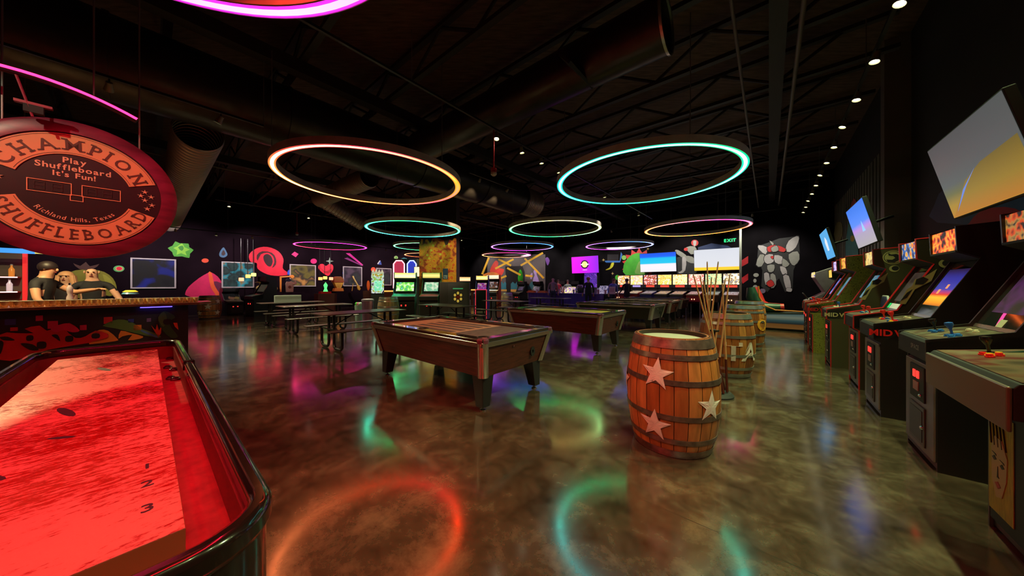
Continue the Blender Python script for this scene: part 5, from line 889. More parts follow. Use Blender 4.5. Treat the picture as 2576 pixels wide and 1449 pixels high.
def tv_shapes(t, T):
    mb = MB(); mb.prism([(-.6, -.34), (-.2, -.08), (.1, .0), (.6, .04), (.6, -.34)], -.0095, -.009, grad('screen_hill', [(0, (.6, .22, .01)), (.35, (.4, .24, .01)), (1, (.16, .13, .03))], 'Z', -.34, .1, .6), axis='y')
    mb.prism([(-.5, -.3), (-.2, -.12), (.0, -.02), (-.28, -.14)], -.0105, -.01, P('screen_blue_glow', (.1, .15, .4), emit=(.12, .2, .55), es=1), axis='y'); mb.build('picture', t, T=T)
screen(W(1.28, 4.31, 2.325), TH_MINUS_N, 13, 1.24, .69, sun, 'largest wall television at upper right showing a grey and amber landscape', logo=tv_shapes)
def tv_peak(t, T):
    mb = MB(); mb.prism([(.05, -.12), (.14, .06), (.24, -.12)], -.0095, -.009, P('screen_pale_blue', (.2, .4, .8), emit=(.25, .5, .85), es=1), axis='y'); mb.build('picture', t, T=T)
screen(W(1.17, 7.63, 2.35), TH_MINUS_N, 13, 1.24, .69, grad('screen_blue_peak', [(0, (.35, .33, .36)), (.3, (.32, .28, .42)), (.42, (.4, .2, .6)), (.55, (.05, .2, .8)), (1, (.03, .16, .7))], 'Z', -.345, .345, 1.0), 'blue and white wall television, middle one on the right wall', logo=tv_peak)
def tv_blob(t, T):
    mb = MB(); mb.prism([(-.1, -.15), (.15, -.15), (.2, .1), (.05, .2), (-.15, .08)], -.0095, -.009, P('screen_white_shape', (.6, .65, .7), emit=(.6, .65, .7), es=1), axis='y'); mb.build('picture', t, T=T)
screen(W(1.12, 10.95, 2.36), TH_MINUS_N, 13, 1.24, .69, P('screen_sky_blue', (.05, .3, .6), emit=(.06, .32, .65), es=1), 'small looking blue television farthest along the right wall', logo=tv_blob)
p = pt_a(1654, 660, 17.2); screen(p, TH_MINUS_A, 8, 1.75, .98, grad('screen_blue_white', [(0, (.8, .75, .8)), (.4, (.8, .75, .8)), (.45, (.02, .5, .75)), (.72, (.01, .45, .75)), (.8, (.01, .12, .8)), (1, (.01, .08, .7))], 'Z', -.49, .49, 1.0), 'blue over white projection screen above the pinball machines')
p = pt_a(1801, 653, 17.2); screen(p, TH_MINUS_A, 8, 1.78, 1.0, grad('screen_white_yellow', [(0, (.95, .55, .03)), (.14, (.95, .55, .03)), (.16, (.65, .66, .7)), (1, (.6, .62, .68))], 'Z', -.5, .5, 1.0), 'white projection screen with a yellow band above the pinball machines')
def pl(t, T):
    mb = MB(); YL = P('logo_yellow_green', (.5, .5, .15), emit=(.5, .5, .18), es=1); mb.prism(CI(0, .02, .26), -.0095, -.009, P('logo_dark', (.02, .0, .05), .5), axis='y'); mb.prism(CI(0, .02, .19), -.0105, -.01, YL, axis='y'); mb.prism([(-.3, .02), (-.12, .08), (-.12, -.04)], -.0105, -.01, P('logo_white', (.7, .7, .7), emit=(.7, .7, .7), es=1), axis='y'); mb.prism([(.3, .02), (.12, .08), (.12, -.04)], -.0105, -.01, MATS['logo_white'], axis='y'); mb.box(-.15, .15, -.011, -.0095, -.32, -.3, MATS['logo_white']); mb.build('picture', t, T=T)
p = pt_a(1471, 666, 17.0); screen(p, TH_MINUS_A, 5, 1.75, 1.0, grad('screen_magenta', [(0, (.8, .01, .8)), (.35, (.7, .01, .85)), (1, (.3, .02, .75))], 'X', -.85, .85, 1.0), 'magenta and purple screen with a round emblem on the back wall', logo=pl)
t = thing('side_panel_screen', pt_a(1486, 702, 17.2), TH_MINUS_A, 'dim violet lit cabinet screen below the magenta screen', 'screen'); MB().box(-.45, .45, -.02, .3, -1.4, .6, MBLACK).build('housing', t, bevel=.01); MB().box(-.4, .4, -.03, -.02, -.5, .55, art('violet_art', [(.02, .01, .1), (.15, .03, .5), (.05, .02, .3), (.4, .1, .8)], 3, .7)).build('display', t)
# =====================================================================  ARCADE CABINETS
JOYR, JOYK, JOYB = P('joystick_red', (.75, .03, .02), .2), P('joystick_black', (.012, .012, .012), .2), P('joystick_blue', (.02, .12, .45), .25)
BTN = {k: P('button_' + k, c, .25) for k, c in dict(blue=(.02, .14, .45), red=(.8, .02, .02), yellow=(.85, .5, .02), white=(.75, .72, .5), green=(.05, .4, .1)).items()}
PANEL = art('control_panel_print', [(.05, .045, .03), (.12, .11, .07), (.06, .03, .02), (.18, .16, .09)], 5, lit=False, rough=.35)
def cabinet(loc, th, lab, w_=.62, marq=None, scr=None, side=BLACK, trim=None, front=GREY, joy=JOYR, bt='yellow', panel=PANEL, H=1.9, art_f=None, text_s=None, text_m=None, far_=False, panel_w=None, name='arcade_cabinet', d=.88, buttons=True, coin=True, py=-.05):
    t = thing(name, loc, th, lab, 'arcade cabinet', None); k = H / 1.9; x = w_ / 2; pw = (panel_w or w_) / 2
    prof = [(0, .02), (0, .74 * k), (.06, .8 * k), (.34, 1.0 * k), (.62, 1.58 * k), (.5, 1.67 * k), (.5, 1.88 * k), (.78, H), (d, 1.6 * k), (d, .02)]
    sp = [(-.0, 0), (-.0, .76 * k), (-.05, .79 * k), (-.05, .95 * k), (.31, 1.04 * k), (.585, 1.6 * k), (.46, 1.665 * k), (.45, 1.9 * k), (.8, 1.925 * k), (d + .01, 1.62 * k), (d + .01, 0)]
    MB().prism(prof, -x + .018, x - .018, BLACK).build('body', t)
    for s_ in (-1, 1):
        a, b = sorted((s_ * (x - .018), s_ * x)); o = MB().prism(sp, a, b, side).build('side_panel', t)
        if trim:
            pts = [Vector((s_ * (x - .009), p[0], p[1])) for p in sp]; mb = MB(); mb.tube([p + Vector((0, -.004, 0)) for p in pts[0:9]], .011, trim, 5); mb.build('edge_trim', o)
    MB().box(-x + .018, x - .018, -.012, .0, .06, .74 * k, front).build('front_panel', t, bevel=.004)
    if marq:
        MB().prism([(.47, 1.675 * k), (.465, 1.885 * k), (.48, 1.885 * k), (.485, 1.675 * k)], -x + .03, x - .03, marq).build('marquee', t); MB().prism([(.455, 1.66 * k), (.455, 1.678 * k), (.5, 1.68 * k), (.61, 1.6 * k), (.6, 1.585 * k)], -x + .018, x - .018, MBLACK).build('marquee_bracket', t)
    u = Vector((0, .28, .58 * k)).normalized(); L_ = .644 * k; o_ = Vector((0, .335, 1.015 * k)); nn = Vector((0, -u.z, u.y))
    def onglass(a0, a1, b0, b1, h_): return [(xx, (o_ + u * b + nn * h_).y, (o_ + u * b + nn * h_).z) for xx, b in ((a0, b0), (a1, b0), (a1, b1), (a0, b1))]
    fa = [(3, 2, 1, 0), (4, 5, 6, 7), (0, 1, 5, 4), (1, 2, 6, 5), (2, 3, 7, 6), (3, 0, 4, 7)]
    g = MB().add(onglass(-x + .02, x - .02, 0, L_ - .02, .0) + onglass(-x + .02, x - .02, 0, L_ - .02, .008), fa, GLASS).build('screen_glass', t)
    if scr: MB().add(onglass(-x + .09, x - .09, .14, L_ - .1, .008) + onglass(-x + .09, x - .09, .14, L_ - .1, .0095), fa, scr).build('display', g)
    MB().add(onglass(-x + .02, x - .02, .0, .03, .008) + onglass(-x + .02, x - .02, 0, .03, .014), fa, TRIMM).build('glass_retainer', g)
    if art_f: art_f(t, x, onglass, fa)
    cp = MB().prism([(py, .79 * k), (py, .925 * k), (py + .015, .945 * k), (.34, 1.02 * k), (.34, .8 * k)], -pw, pw, MBLACK if not far_ else BLACK).build('control_panel', t, bevel=.004)
    sl = math.atan2(.075, .325 - py); Tp = Matrix.Translation((0, py + .015, .945 * k)) @ Matrix.Rotation(sl, 4, 'X')
    MB().box(-pw + .012, pw - .012, .01, .31 - py, .0005, .004, panel).build('overlay', cp, T=Tp)
    if not far_:
        joys = (-.2, .1) if pw < .4 else (-.3, .22)
        for i, jx in enumerate(joys):
            mb = MB(); mb.lathe([(0, .004), (.03, .004), (.03, .008), (.007, .01), (.007, .045), (.014, .06), (.022, .08), (.02, .095), (0, .1)], joy if i == 0 or joy is not JOYK2 else JOYB, 14, Tp @ Matrix.Translation((jx, .16, 0))); mb.build('joystick', cp, smooth=True)
            for q in range(5 if buttons else 2):
                c = BTN[bt if isinstance(bt, str) else bt[(q + i) % len(bt)]]; MB().lathe([(0, .022), (.012, .02), (.013, .012), (.017, .011), (.017, .004), (0, .004)], c, 12, Tp @ Matrix.Translation((jx + .065 + .034 * (q % 3), .12 + .04 * (q // 3) + .01 * (q % 2), 0))).build('button', cp, smooth=True)
        for q in (-.05, .05): MB().lathe([(0, .022), (.012, .02), (.013, .012), (.017, .011), (.017, .004), (0, .004)], BTN['white'], 12, Tp @ Matrix.Translation((q, .28, 0))).build('button', cp, smooth=True)
    if coin and not far_:
        dz = .44 * k; cd = MB().box(-.15, .15, -.022, -.012, dz, dz + .27, MBLACK).build('coin_door', t, bevel=.01)
        for cx in (-.055, .02): MB().box(cx, cx + .04, -.03, -.022, dz + .17, dz + .23, REDL).build('coin_slot', cd, bevel=.003)
        MB().box(-.06, .05, -.027, -.022, dz + .07, dz + .14, P('coin_label', (.4, .22, .2), .5)).build('price_plate', cd); MB().ball((.1, -.026, dz + .05), .014, CHROME).build('lock', cd, smooth=True)
        c2 = MB().box(-.17, .15, -.022, -.012, .1, dz - .04, P('cash_door_grey', (.07, .07, .065), .4)).build('cash_door', t, bevel=.02); MB().box(-.14, .12, -.026, -.021, .13, dz - .07, P('cash_door_inner', (.045, .045, .04), .45)).build('door_relief', c2, bevel=.008); MB().ball((.13, -.024, .25), .016, CHROME).build('lock', c2, smooth=True)
    elif far_:
        for cx in (-.1, .06): MB().box(cx, cx + .045, -.02, -.012, .56 * k, .62 * k, REDL).build('coin_slot', t)
    if text_s:
        mb = MB(); text(mb, text_s, .09, text_m, Matrix.Translation((pw + .002, .13, .865 * k)) @ Matrix.Rotation(R(90), 4, 'Z') @ Matrix.Shear('XZ', 4, (.25, 0)) if False else Matrix.Translation((pw + .002, .13, .865 * k)) @ Matrix.Rotation(R(90), 4, 'Z'), .03, .1); mb.build('lettering', t)
    return t
JOYK2 = JOYK
RTR = P('red_tmolding', (.6, .02, .02), .3); GTR = P('green_tmolding', (.01, .06, .04), .3)
def arow(n, a0, a1): return W(n, (a0 + a1) / 2)
FIRE = [(.01, .01, .01), (.02, .01, .01), (.5, .02, .01), (1, .12, .01), (1, .45, .04), (.9, .05, .02)]
mA = art('marquee_orange_outline', [(.01, .01, .01), (.03, .02, .01), (.8, .08, .01), (.5, .25, .05), (.02, .02, .02)], 9, .7); mB_ = art('marquee_red_fire', FIRE, 10, .9, (3, 3, 3)); mC = art('marquee_blue_fire', [(.02, .08, .3), (.9, .1, .02), (1, .55, .05), (.05, .2, .6), (.01, .03, .1)], 9, .8, (7, 1, 3)); mD = art('marquee_amber', [(.5, .2, .02), (1, .6, .1), (.9, .75, .3), (.3, .1, .02)], 8, .8, (5, 1, 3)); mF = art('marquee_small_orange', [(.8, .2, .02), (.9, .4, .05), (.2, .02, .01)], 8, 1.2)
sBlueFire = grad('game_screen_blue_fire', [(0, (.3, .01, .005)), (.15, (1, .35, .01)), (.28, (1, .55, .03)), (.36, (.8, .04, .02)), (.5, (.03, .05, .4)), (.8, (.01, .03, .3)), (1, (.01, .01, .05))], 'Z', 1.12, 1.5, .85)
sDim = art('game_screen_dim', [(.012, .014, .01), (.02, .022, .015), (.03, .03, .02), (.015, .015, .012)], 3, .8); sTeal = art('game_screen_teal', [(.01, .02, .03), (.03, .15, .25), (.1, .3, .35), (.2, .03, .05)], 3, .8, (2, 2, 2)); sPink = art('game_screen_dark_violet', [(.01, .012, .01), (.02, .025, .018), (.1, .02, .12), (.01, .012, .01)], 3, .5, (4, 2, 2))
def fA(t, x, og, fa):   # blonde portrait on the kick panel
    Y = P('hair_yellow_print', (.32, .3, .02), .6, noise=.3, nscale=20, stretch=(6, 6, .6)); S = P('face_print', (.38, .32, .14), .6); D = P('dark_print', (.02, .03, .01), .6); LP = P('lip_print', (.3, .02, .02), .5)
    f = MB(); X0 = -x + .02
    f.box(X0, X0 + .34, -.016, -.013, .1, .72, Y)
    f.prism([(X0 + .06, .3), (X0 + .05, .5), (X0 + .1, .58), (X0 + .2, .57), (X0 + .27, .48), (X0 + .26, .34), (X0 + .2, .22), (X0 + .12, .2)], -.019, -.016, S, axis='y')
    for ex, ez in ((X0 + .07, .44), (X0 + .18, .415)): f.prism([(ex, ez), (ex + .03, ez + .016), (ex + .06, ez - .002), (ex + .03, ez - .014)], -.021, -.019, D, axis='y').prism([(ex - .005, ez + .035), (ex + .05, ez + .03), (ex + .06, ez + .02), (ex + .02, ez + .03)], -.021, -.019, D, axis='y')
    f.prism([(X0 + .15, .4), (X0 + .155, .34), (X0 + .17, .33), (X0 + .14, .33)], -.021, -.019, D, axis='y').prism([(X0 + .11, .29), (X0 + .15, .305), (X0 + .19, .28), (X0 + .15, .262)], -.021, -.019, LP, axis='y')
    for k in range(5): f.prism([(X0 + .02 + .045 * k, .7), (X0 + .023 + .045 * k, .7), (X0 + .05 + .052 * k, .52), (X0 + .047 + .052 * k, .52)], -.021, -.016, D, axis='y')
    f.v = [Vector((-x + .02 + (p.x + x - .02) * .66, p.y, .12 + (p.z - .1) * .86)) for p in f.v]; f.build('portrait_print', t)
def sticker(t, x, og, fa): MB().add(og(-.02, .06, .03, .09, .009) + og(-.02, .06, .03, .09, .011), fa, P('paper_sticker', (.45, .42, .28), .6)).build('paper_label', t)
tA = cabinet(W(.96, 2.72), TH_MINUS_N, 'nearest arcade cabinet on the right with a wide panel and a blonde portrait below', w_=.66, marq=mA, scr=sPink, side=BLACK, trim=GTR, front=MBLACK, joy=JOYK, bt=('red', 'yellow'), panel=art('panel_brown_red', [(.05, .04, .025), (.13, .1, .06), (.1, .02, .015), (.17, .14, .08)], 3, lit=False, rough=.3, off=(3, 0, 0)), panel_w=.86, coin=False, art_f=fA, py=-.19)
MB().box(-.43, .43, -.205, -.19, .74, .93, P('olive_grey_fascia', (.13, .13, .09), .35)).build('panel_fascia', tA, bevel=.01)
def fB(t, x, og, fa):
    sticker(t, x, og, fa)
    mb = MB(); PKN = P('pink_reflection', (.5, .02, .2), emit=(1, .05, .3), es=.9)  # glowing pink strip paints a light reflection on the screen glass
    pts = [(-.02, .02), (-.06, .12), (-.08, .2), (-.06, .26), (.0, .285), (.08, .27)]
    for i in range(5): (a, b), (c, d_) = pts[i], pts[i + 1]; mb.add(og(a, a + .04, b, b, .009)[:2] + og(c, c + .04, d_, d_, .009)[:2], [(0, 1, 3, 2)], PKN)
    mb.build('swoosh_reflection', t)
    mb = MB(); text(mb, 'SPACE', .05, P('silver_print', (.3, .3, .28), .4), Matrix.Translation((0.1, -.054, .87)), .02, .15); mb.build('lettering', t)
cabinet(W(.93, 3.97), TH_MINUS_N, 'second arcade cabinet from the right edge, blue joystick and buttons, grey coin door', marq=mA, scr=sPink, trim=None, front=P('scuffed_grey_front', (.14, .13, .125), .38, noise=.2, nscale=6), joy=JOYK2, bt='blue', art_f=fB)
def fD(t, x, og, fa):
    mb = MB()
    for xx, bb, s_ in ((-.1, .27, .05), (.02, .33, .045)): mb.add(og(xx, xx + s_, bb, bb + s_, .0105) + og(xx, xx + s_, bb, bb + s_, .011), fa, P('screen_orange_figure', (.6, .2, .05), emit=(.9, .25, .1), es=.8))
    mb.build('game_sprite', t)
cabinet(W(.88, 5.145), TH_MINUS_N, 'arcade cabinet with red joysticks and a glowing blue and fire game screen', marq=mB_, scr=sBlueFire, front=P('scuffed_grey_front', (.14, .13, .125), .38), joy=JOYR, bt=('yellow', 'blue', 'red'), text_s='MIDWAY', text_m=P('red_lettering', (.7, .02, .02), .4), art_f=fD)
def emblem(t, x, og, fa):   # ring emblem with a curling black beast on the near side of the marquee box, pale kick shape lower down
    CRM = P('cream_yellow_print', (.45, .42, .16), .55); mb = MB(); X = x + .0015
    def disc(cy_, cz, r, mat, h_): mb.prism([(cy_ + r * math.cos(R(15 * i)), cz + r * math.sin(R(15 * i))) for i in range(24)], X, X + h_, mat)
    disc(.65, 1.77, .105, CRM, .001); disc(.65, 1.77, .092, MBLACK, .002); disc(.65, 1.77, .085, CRM, .003)
    mb.prism([(.58, 1.74), (.6, 1.7), (.66, 1.69), (.71, 1.73), (.72, 1.79), (.68, 1.82), (.63, 1.815), (.6, 1.84), (.605, 1.8), (.65, 1.79), (.67, 1.76), (.64, 1.735)], X, X + .004, MBLACK)
    disc(.66, 1.6, .05, CRM, .001); disc(.67, 1.605, .035, MBLACK, .002)
    mb.prism([(.32, 1.12), (.37, 1.12), (.44, 1.3), (.56, 1.4), (.6, 1.54), (.56, 1.5), (.5, 1.44), (.44, 1.42), (.42, 1.34), (.38, 1.3)], X, X + .001, CRM)
    mb.prism([(.44, 1.36), (.5, 1.36), (.54, 1.42), (.5, 1.45), (.45, 1.42)], X, X + .002, MBLACK); mb.prism([(.33, 1.16), (.38, 1.2), (.42, 1.3), (.38, 1.26)], X, X + .002, MBLACK)
    mb.build('side_print', t)
def fC(t, x, og, fa):
    emblem(t, x, og, fa); MB().add(og(-.2, .12, .02, .1, .0095) + og(-.2, .12, .02, .1, .011), fa, P('cream_instruction_card', (.6, .58, .5), .5, emit=(.4, .42, .38), es=.4)).build('paper_label', t); MB().add(og(-.29, -.22, .03, .1, .0095) + og(-.29, -.22, .03, .1, .011), fa, P('green_sticker', (.02, .5, .1), .4, emit=(.02, .6, .15), es=.6)).build('green_label', t)
OLIVE = P('olive_print_side', (.2, .2, .07), .5, noise=.35, nscale=4)
cabinet(W(.9, 6.22), TH_MINUS_N, 'arcade cabinet with red trim and a green sticker on its dim screen', marq=mC, scr=sDim, side=P('olive_black_side', (.03, .03, .015), .4), trim=RTR, front=P('olive_grey_front', (.1, .1, .08), .4), joy=JOYR, bt=('blue', 'white'), art_f=fC)
cabinet(W(.79, 7.56), TH_MINUS_N, 'arcade cabinet with a teal screen and a ring emblem on its olive side', marq=mD, scr=sTeal, side=P('olive_dark_side', (.07, .07, .03), .45), trim=RTR, front=MBLACK, joy=JOYK, bt='white', text_s='MIDWAY', text_m=P('yellow_lettering', (.6, .55, .25), .4), art_f=emblem)
cabinet(W(.68, 8.9), TH_MINUS_N, 'arcade cabinet with a dotted yellow green side and an orange marquee', marq=mF, scr=sTeal, side=art('dotted_green_side', [(.05, .06, .01), (.3, .32, .06), (.2, .22, .04)], 22, lit=False, rough=.5), front=MBLACK, joy=JOYR, bt=('red', 'white'), text_s='MIDWAY', text_m=P('red_lettering', (.7, .02, .02), .4), trim=RTR)
cabinet(W(.7, 10.1), TH_MINUS_N, 'dark arcade cabinet with a blue striped screen, beyond the dotted green one', marq=art('marquee_lilac', [(.3, .2, .6), (.8, .6, .9), (.1, .1, .4)], 8, 1.0), scr=art('game_screen_blue', [(.02, .02, .1), (.05, .1, .5), (.3, .3, .8)], 4, .7), front=MBLACK, joy=JOYR, bt=('red', 'blue'), trim=RTR, far_=False)
cabinet(W(.75, 11.3), TH_MINUS_N, 'dark green sided cabinet with a white checkered line next to the racing game', H=1.75, marq=art('marquee_gold_small', [(.8, .4, .05), (.9, .6, .1)], 6, 1.0), scr=sTeal, side=P('racing_green', (.01, .06, .03), .4), front=MBLACK, joy=JOYK, bt='red', trim=None)
t = thing('vinyl_stool', W(1.15, 6.9), TH_MINUS_N, 'dark blue padded high chair between two arcade cabinets', 'stool')
MB().lathe([(0, .68), (.16, .68), (.17, .71), (.15, .75), (0, .76)], P('blue_vinyl', (.02, .05, .16), .35), 20).build('seat', t, smooth=True)
MB().prism([(-.17, .84), (.17, .84), (.17, 1.1), (.11, 1.18), (-.11, 1.18), (-.17, 1.1)], .13, .17, P('blue_vinyl', (.02, .05, .16), .35), axis='y').build('backrest', t, bevel=.015)
MB().tube([(-.18, .15, .74), (-.18, .15, 1.1), (-.11, .15, 1.19), (.11, .15, 1.19), (.18, .15, 1.1), (.18, .15, .74)], .012, WHITE, 8).build('back_frame', t, smooth=True)
for k in range(4): MB().cyl((.08 * math.cos(R(90 * k)), .08 * math.sin(R(90 * k)), .68), (.19 * math.cos(R(90 * k)), .19 * math.sin(R(90 * k)), 0), .012, CHROME, seg=8).build('leg', t, smooth=True)
# floor dark kerb strip of the racing game and the game itself
t = thing('racing_game', W(.05, 12.55), TH_MINUS_A, 'sit-down racing game with a green and red bucket seat', 'arcade game'); SUNS = grad('landscape_print_side', [(0, (.3, .13, .03)), (.3, (.25, .1, .02)), (.36, (.02, .03, .03)), (.55, (.05, .12, .12)), (.75, (.3, .35, .25)), (1, (.1, .2, .2))], 'Z', .05, .5, .32)
MB().prism([(-.75, .02), (1.0, .02), (1.0, .55), (-.1, .5), (-.25, .62), (-.75, .66)], -.4, .3, P('racing_base_dark', (.02, .03, .03), .4), axis='y').build('base', t, bevel=.01)
MB().prism([(-.73, .06), (.98, .06), (.98, .52), (-.12, .46), (-.27, .59), (-.73, .62)], -.41, -.4, SUNS, axis='y').build('side_print', t)
for m, off, nm in ((P('dark_green_vinyl', (.01, .07, .04), .4), -.25, 'seat_shell'), (P('red_vinyl', (.7, .03, .03), .4), .05, 'seat_cushion')):
    MB().tube([(-.62 + off * .3 + .2, off * .4, 1.28), (-.58 + off * .3 + .2, off * .4, 1.0), (-.5 + off * .3 + .2, off * .4, .75), (-.3 + off * .3 + .2, off * .4, .62), (.1 + off * .3 + .2, off * .4, .66)], [.1, .17, .18, .18, .12], m, 12).build(nm, t, smooth=True)
MB().tube([(-.3, -.3, 1.32), (-.28, -.32, 1.0), (-.15, -.34, .72), (.1, -.38, .6), (.9, -.4, .58)], .02, P('orange_edge_trim', (.8, .25, .03), .4), 8).build('edge_trim', t, smooth=True)
MB().prism([(.75, .02), (1.45, .02), (1.45, 1.75), (1.3, 1.85), (.95, 1.7), (.95, 1.55), (1.15, 1.15), (.85, .95), (.75, .9)], -.42, .32, P('violet_grey_side', (.3, .25, .35), .4, noise=.4, nscale=2), axis='y').build('monitor_cabinet', t, bevel=.01)
MB().lathe([(.12, -.014), (.134, 0), (.12, .014), (.106, 0)], BLACK, 20, Matrix.Translation((.78, -.05, 1.02)) @ Matrix.Rotation(R(60), 4, 'Y'), closed=True).build('steering_wheel', t, smooth=True)
MB().box(.93, .95, -.4, .3, 1.58, 1.72, art('racing_marquee', [(.8, .3, .05), (.9, .7, .2), (.1, .1, .4)], 7, 1.2)).build('marquee', t)
# =====================================================================  CABINETS IN THE MIDDLE OF THE ROOM
GG = [(.02, .2, .02), (.2, .7, .05), (.9, .9, .4), (.9, .4, .05)]
def at_(px, Z): return ((px - CX) / F * Z, Z, 0)
cabinet(at_(1015, 11.7), R(12), 'teal sided arcade cabinet with a glowing green screen left of the orange column', w_=.85, H=1.85, marq=grad('marquee_lime_white', [(0, (.5, .3, .02)), (.4, (.9, .9, .5)), (1, (.6, .7, .05))], 'Z', 1.6, 1.85, 1.3), scr=art('game_screen_green_field', [(.3, .6, .7), (.02, .4, .05), (.3, .8, .1), (.7, .9, .6)], 5, 1.0), side=P('teal_side_print', (.02, .22, .2), .4, noise=.35, nscale=4), front=MBLACK, far_=True, panel=P('teal_lit_panel', (.02, .4, .25), .3))
cabinet(at_(1079, 11.65), R(4), 'dark green arcade cabinet with a pale screen directly before the orange column', w_=.72, H=1.85, marq=grad('marquee_yellow_green', [(0, (.2, .2, .02)), (.5, (.9, .7, .2)), (1, (.1, .3, .05))], 'Z', 1.6, 1.85, 1.2), scr=art('game_screen_mint', [(.4, .6, .5), (.1, .4, .2), (.6, .7, .5)], 5, 1.0, (1, 1, 1)), side=P('green_graffiti_side', (.03, .15, .05), .45, noise=.8, nscale=8), front=MBLACK, far_=True, panel=P('red_brown_panel', (.3, .05, .04), .3))
cabinet(at_(1168, 14.2), R(8), 'arcade cabinet with an orange marquee and a blue green screen right of the orange column', w_=.62, H=1.75, marq=grad('marquee_orange_cream', [(0, (.8, .15, .02)), (.5, (.9, .7, .4)), (1, (.6, .3, .05))], 'Z', 1.5, 1.75, 1.2), scr=art('game_screen_green_blue', [(.01, .01, .01), (.02, .4, .03), (.02, .05, .5), (.05, .01, .01)], 4, .9, (3, 1, 1)), front=P('white_red_front', (.35, .3, .3), .4), far_=True)
cabinet(at_(1208, 15.6), R(-5), 'arcade cabinet with a golden marquee and a blue side, second right of the orange column', w_=.66, H=1.85, marq=grad('marquee_gold', [(0, (.9, .4, .02)), (.5, (1, .75, .3)), (1, (.9, .4, .02))], 'Z', 1.6, 1.85, 1.4), scr=art('game_screen_red_violet', [(.02, .01, .02), (.3, .03, .1), (.2, .05, .4), (.5, .3, .2)], 5, .8, (3, 4, 1)), side=P('blue_side', (.02, .03, .3), .4), front=MBLACK, far_=True)
cabinet(at_(1233, 17.6), R(-14), 'orange and white cabinet beside the crossed yellow beams', w_=.8, H=1.95, marq=grad('marquee_cream', [(0, (.9, .5, .3)), (1, (.9, .7, .5))], 'Z', 1.6, 1.95, 1.2), scr=art('game_screen_dark_red', [(.02, .02, .02), (.2, .05, .02), (.02, .02, .02), (.4, .3, .3)], 5, .7, (1, 4, 1)), side=P('orange_side', (.6, .2, .04), .4, noise=.3), front=MBLACK, far_=True)
t = thing('poster_cabinet', at_(1141, 11.9), R(6), 'dark grey cabinet seen from behind with a yellow emblem poster', 'cabinet')
MB().box(-.5, .62, -.3, .35, .02, 1.47, P('grey_cabinet_back', (.05, .05, .06), .5)).build('cabinet_body', t, bevel=.01); MB().box(-.18, .55, -.31, -.3, .3, 1.42, P('poster_grey', (.07, .07, .09), .5)).build('poster', t)
mb = MB(); YG3 = P('emblem_yellow', (.7, .45, .05), .5, emit=(.6, .4, .06), es=.5)
for q in range(6): mb.prism([(.19 + .13 * math.cos(R(60 * q + 30)) + .05 * math.cos(R(60 * i)), .9 + .15 * math.sin(R(60 * q + 30)) + .06 * math.sin(R(60 * i))) for i in range(6)], -.314, -.31, YG3, axis='y')
mb.prism([(.19 + .08 * math.cos(R(30 * i)), .9 + .08 * math.sin(R(30 * i))) for i in range(12)], -.316, -.31, P('emblem_red', (.4, .03, .02), .5), axis='y'); mb.box(-.13, .5, -.314, -.31, .5, .6, P('emblem_blue_grey', (.15, .22, .3), .5)); mb.build('emblem', t)
mb = MB(); text(mb, 'ARCADE', .1, P('emblem_green', (.05, .3, .1), .5, emit=(.05, .4, .15), es=.4), Matrix.Translation((.19, -.315, 1.22)), .01) if False else mb.box(0, .38, -.314, -.31, 1.2, 1.24, P('emblem_green', (.05, .3, .1), .5, emit=(.05, .4, .15), es=.4)); mb.build('green_line', t)
t = thing('vending_cabinet', at_(1210, 13.4), R(0), 'black cabinet with a thin red lit frame behind the green shining picnic table', 'cabinet')
MB().box(-.24, .24, 0, .5, 0, 1.15, MBLACK).build('cabinet_body', t)
for x in (-.25, .23): MB().box(x, x + .02, -.02, .0, 0, 1.16, P('red_frame_light', (.4, .02, .03), emit=(1, .05, .08), es=.9)).build('frame_light', t)
MB().box(-.25, .25, -.02, .0, 1.14, 1.16, MATS['red_frame_light']).build('frame_light', t); MB().box(-.18, .18, -.01, .0, .12, .22, P('white_prize', (.6, .55, .45), .5)).build('prize_tray', t)
# =====================================================================  ORANGE PAINTED COLUMN
p = at_(1101.5, 12.7); cw = 93 / F * 12.7 / 2
mb = MB(); mb.box(-cw, cw, 0, .8, 0, CH, P('dark_column', (.03, .02, .02), .7)); o = mb.build('pillar'); o.location = p; tag(o, kind='structure')
ORM = art('orange_lava_print', [(.75, .16, .02), (.6, .09, .02), (.75, .3, .03), (.55, .26, .02), (.7, .2, .03), (.3, .05, .02)], 3.2, lit=False, rough=.55, off=(1, 5, 2))
t = thing('painted_column_wrap', (p[0], p[1] - .012, 0), 0, 'orange flame patterned wrap on the thick column in the room centre', 'mural panel')
zz = lambda y: EYE + (HY - y) / F * 12.7
fl = [(1055, 745), (1148, 745), (1148, 600), (1143, 598), (1138, 606), (1131, 603), (1127, 614), (1121, 618), (1116, 604), (1106, 601), (1098, 598), (1088, 600), (1086, 606), (1082, 612), (1076, 602), (1071, 603), (1066, 616), (1064, 602), (1060, 602), (1057, 616), (1055, 612)]
MB().prism([((x - 1101.5) / F * 12.7, max(.05, zz(y)) if y < 745 else .05) for x, y in fl], -.01, .0, ORM, axis='y').build('wrap', t)
RDP = P('lava_red_shape', (.5, .02, .01), .6)
for x, y, l in ((1103, 634, 18), (1132, 650, 14), (1065, 680, 16), (1134, 682, 16), (1070, 655, 8), (1092, 676, 10), (1127, 625, 9)): c = ((x - 1101.5) / F * 12.7, zz(y)); MB().prism([(c[0] - l / 120, c[1]), (c[0], c[1] + .04), (c[0] + l / 120, c[1] + .02), (c[0] + l / 140, c[1] - .04), (c[0], c[1] - .01)], -.014, -.01, RDP, axis='y').build('red_flame', t)
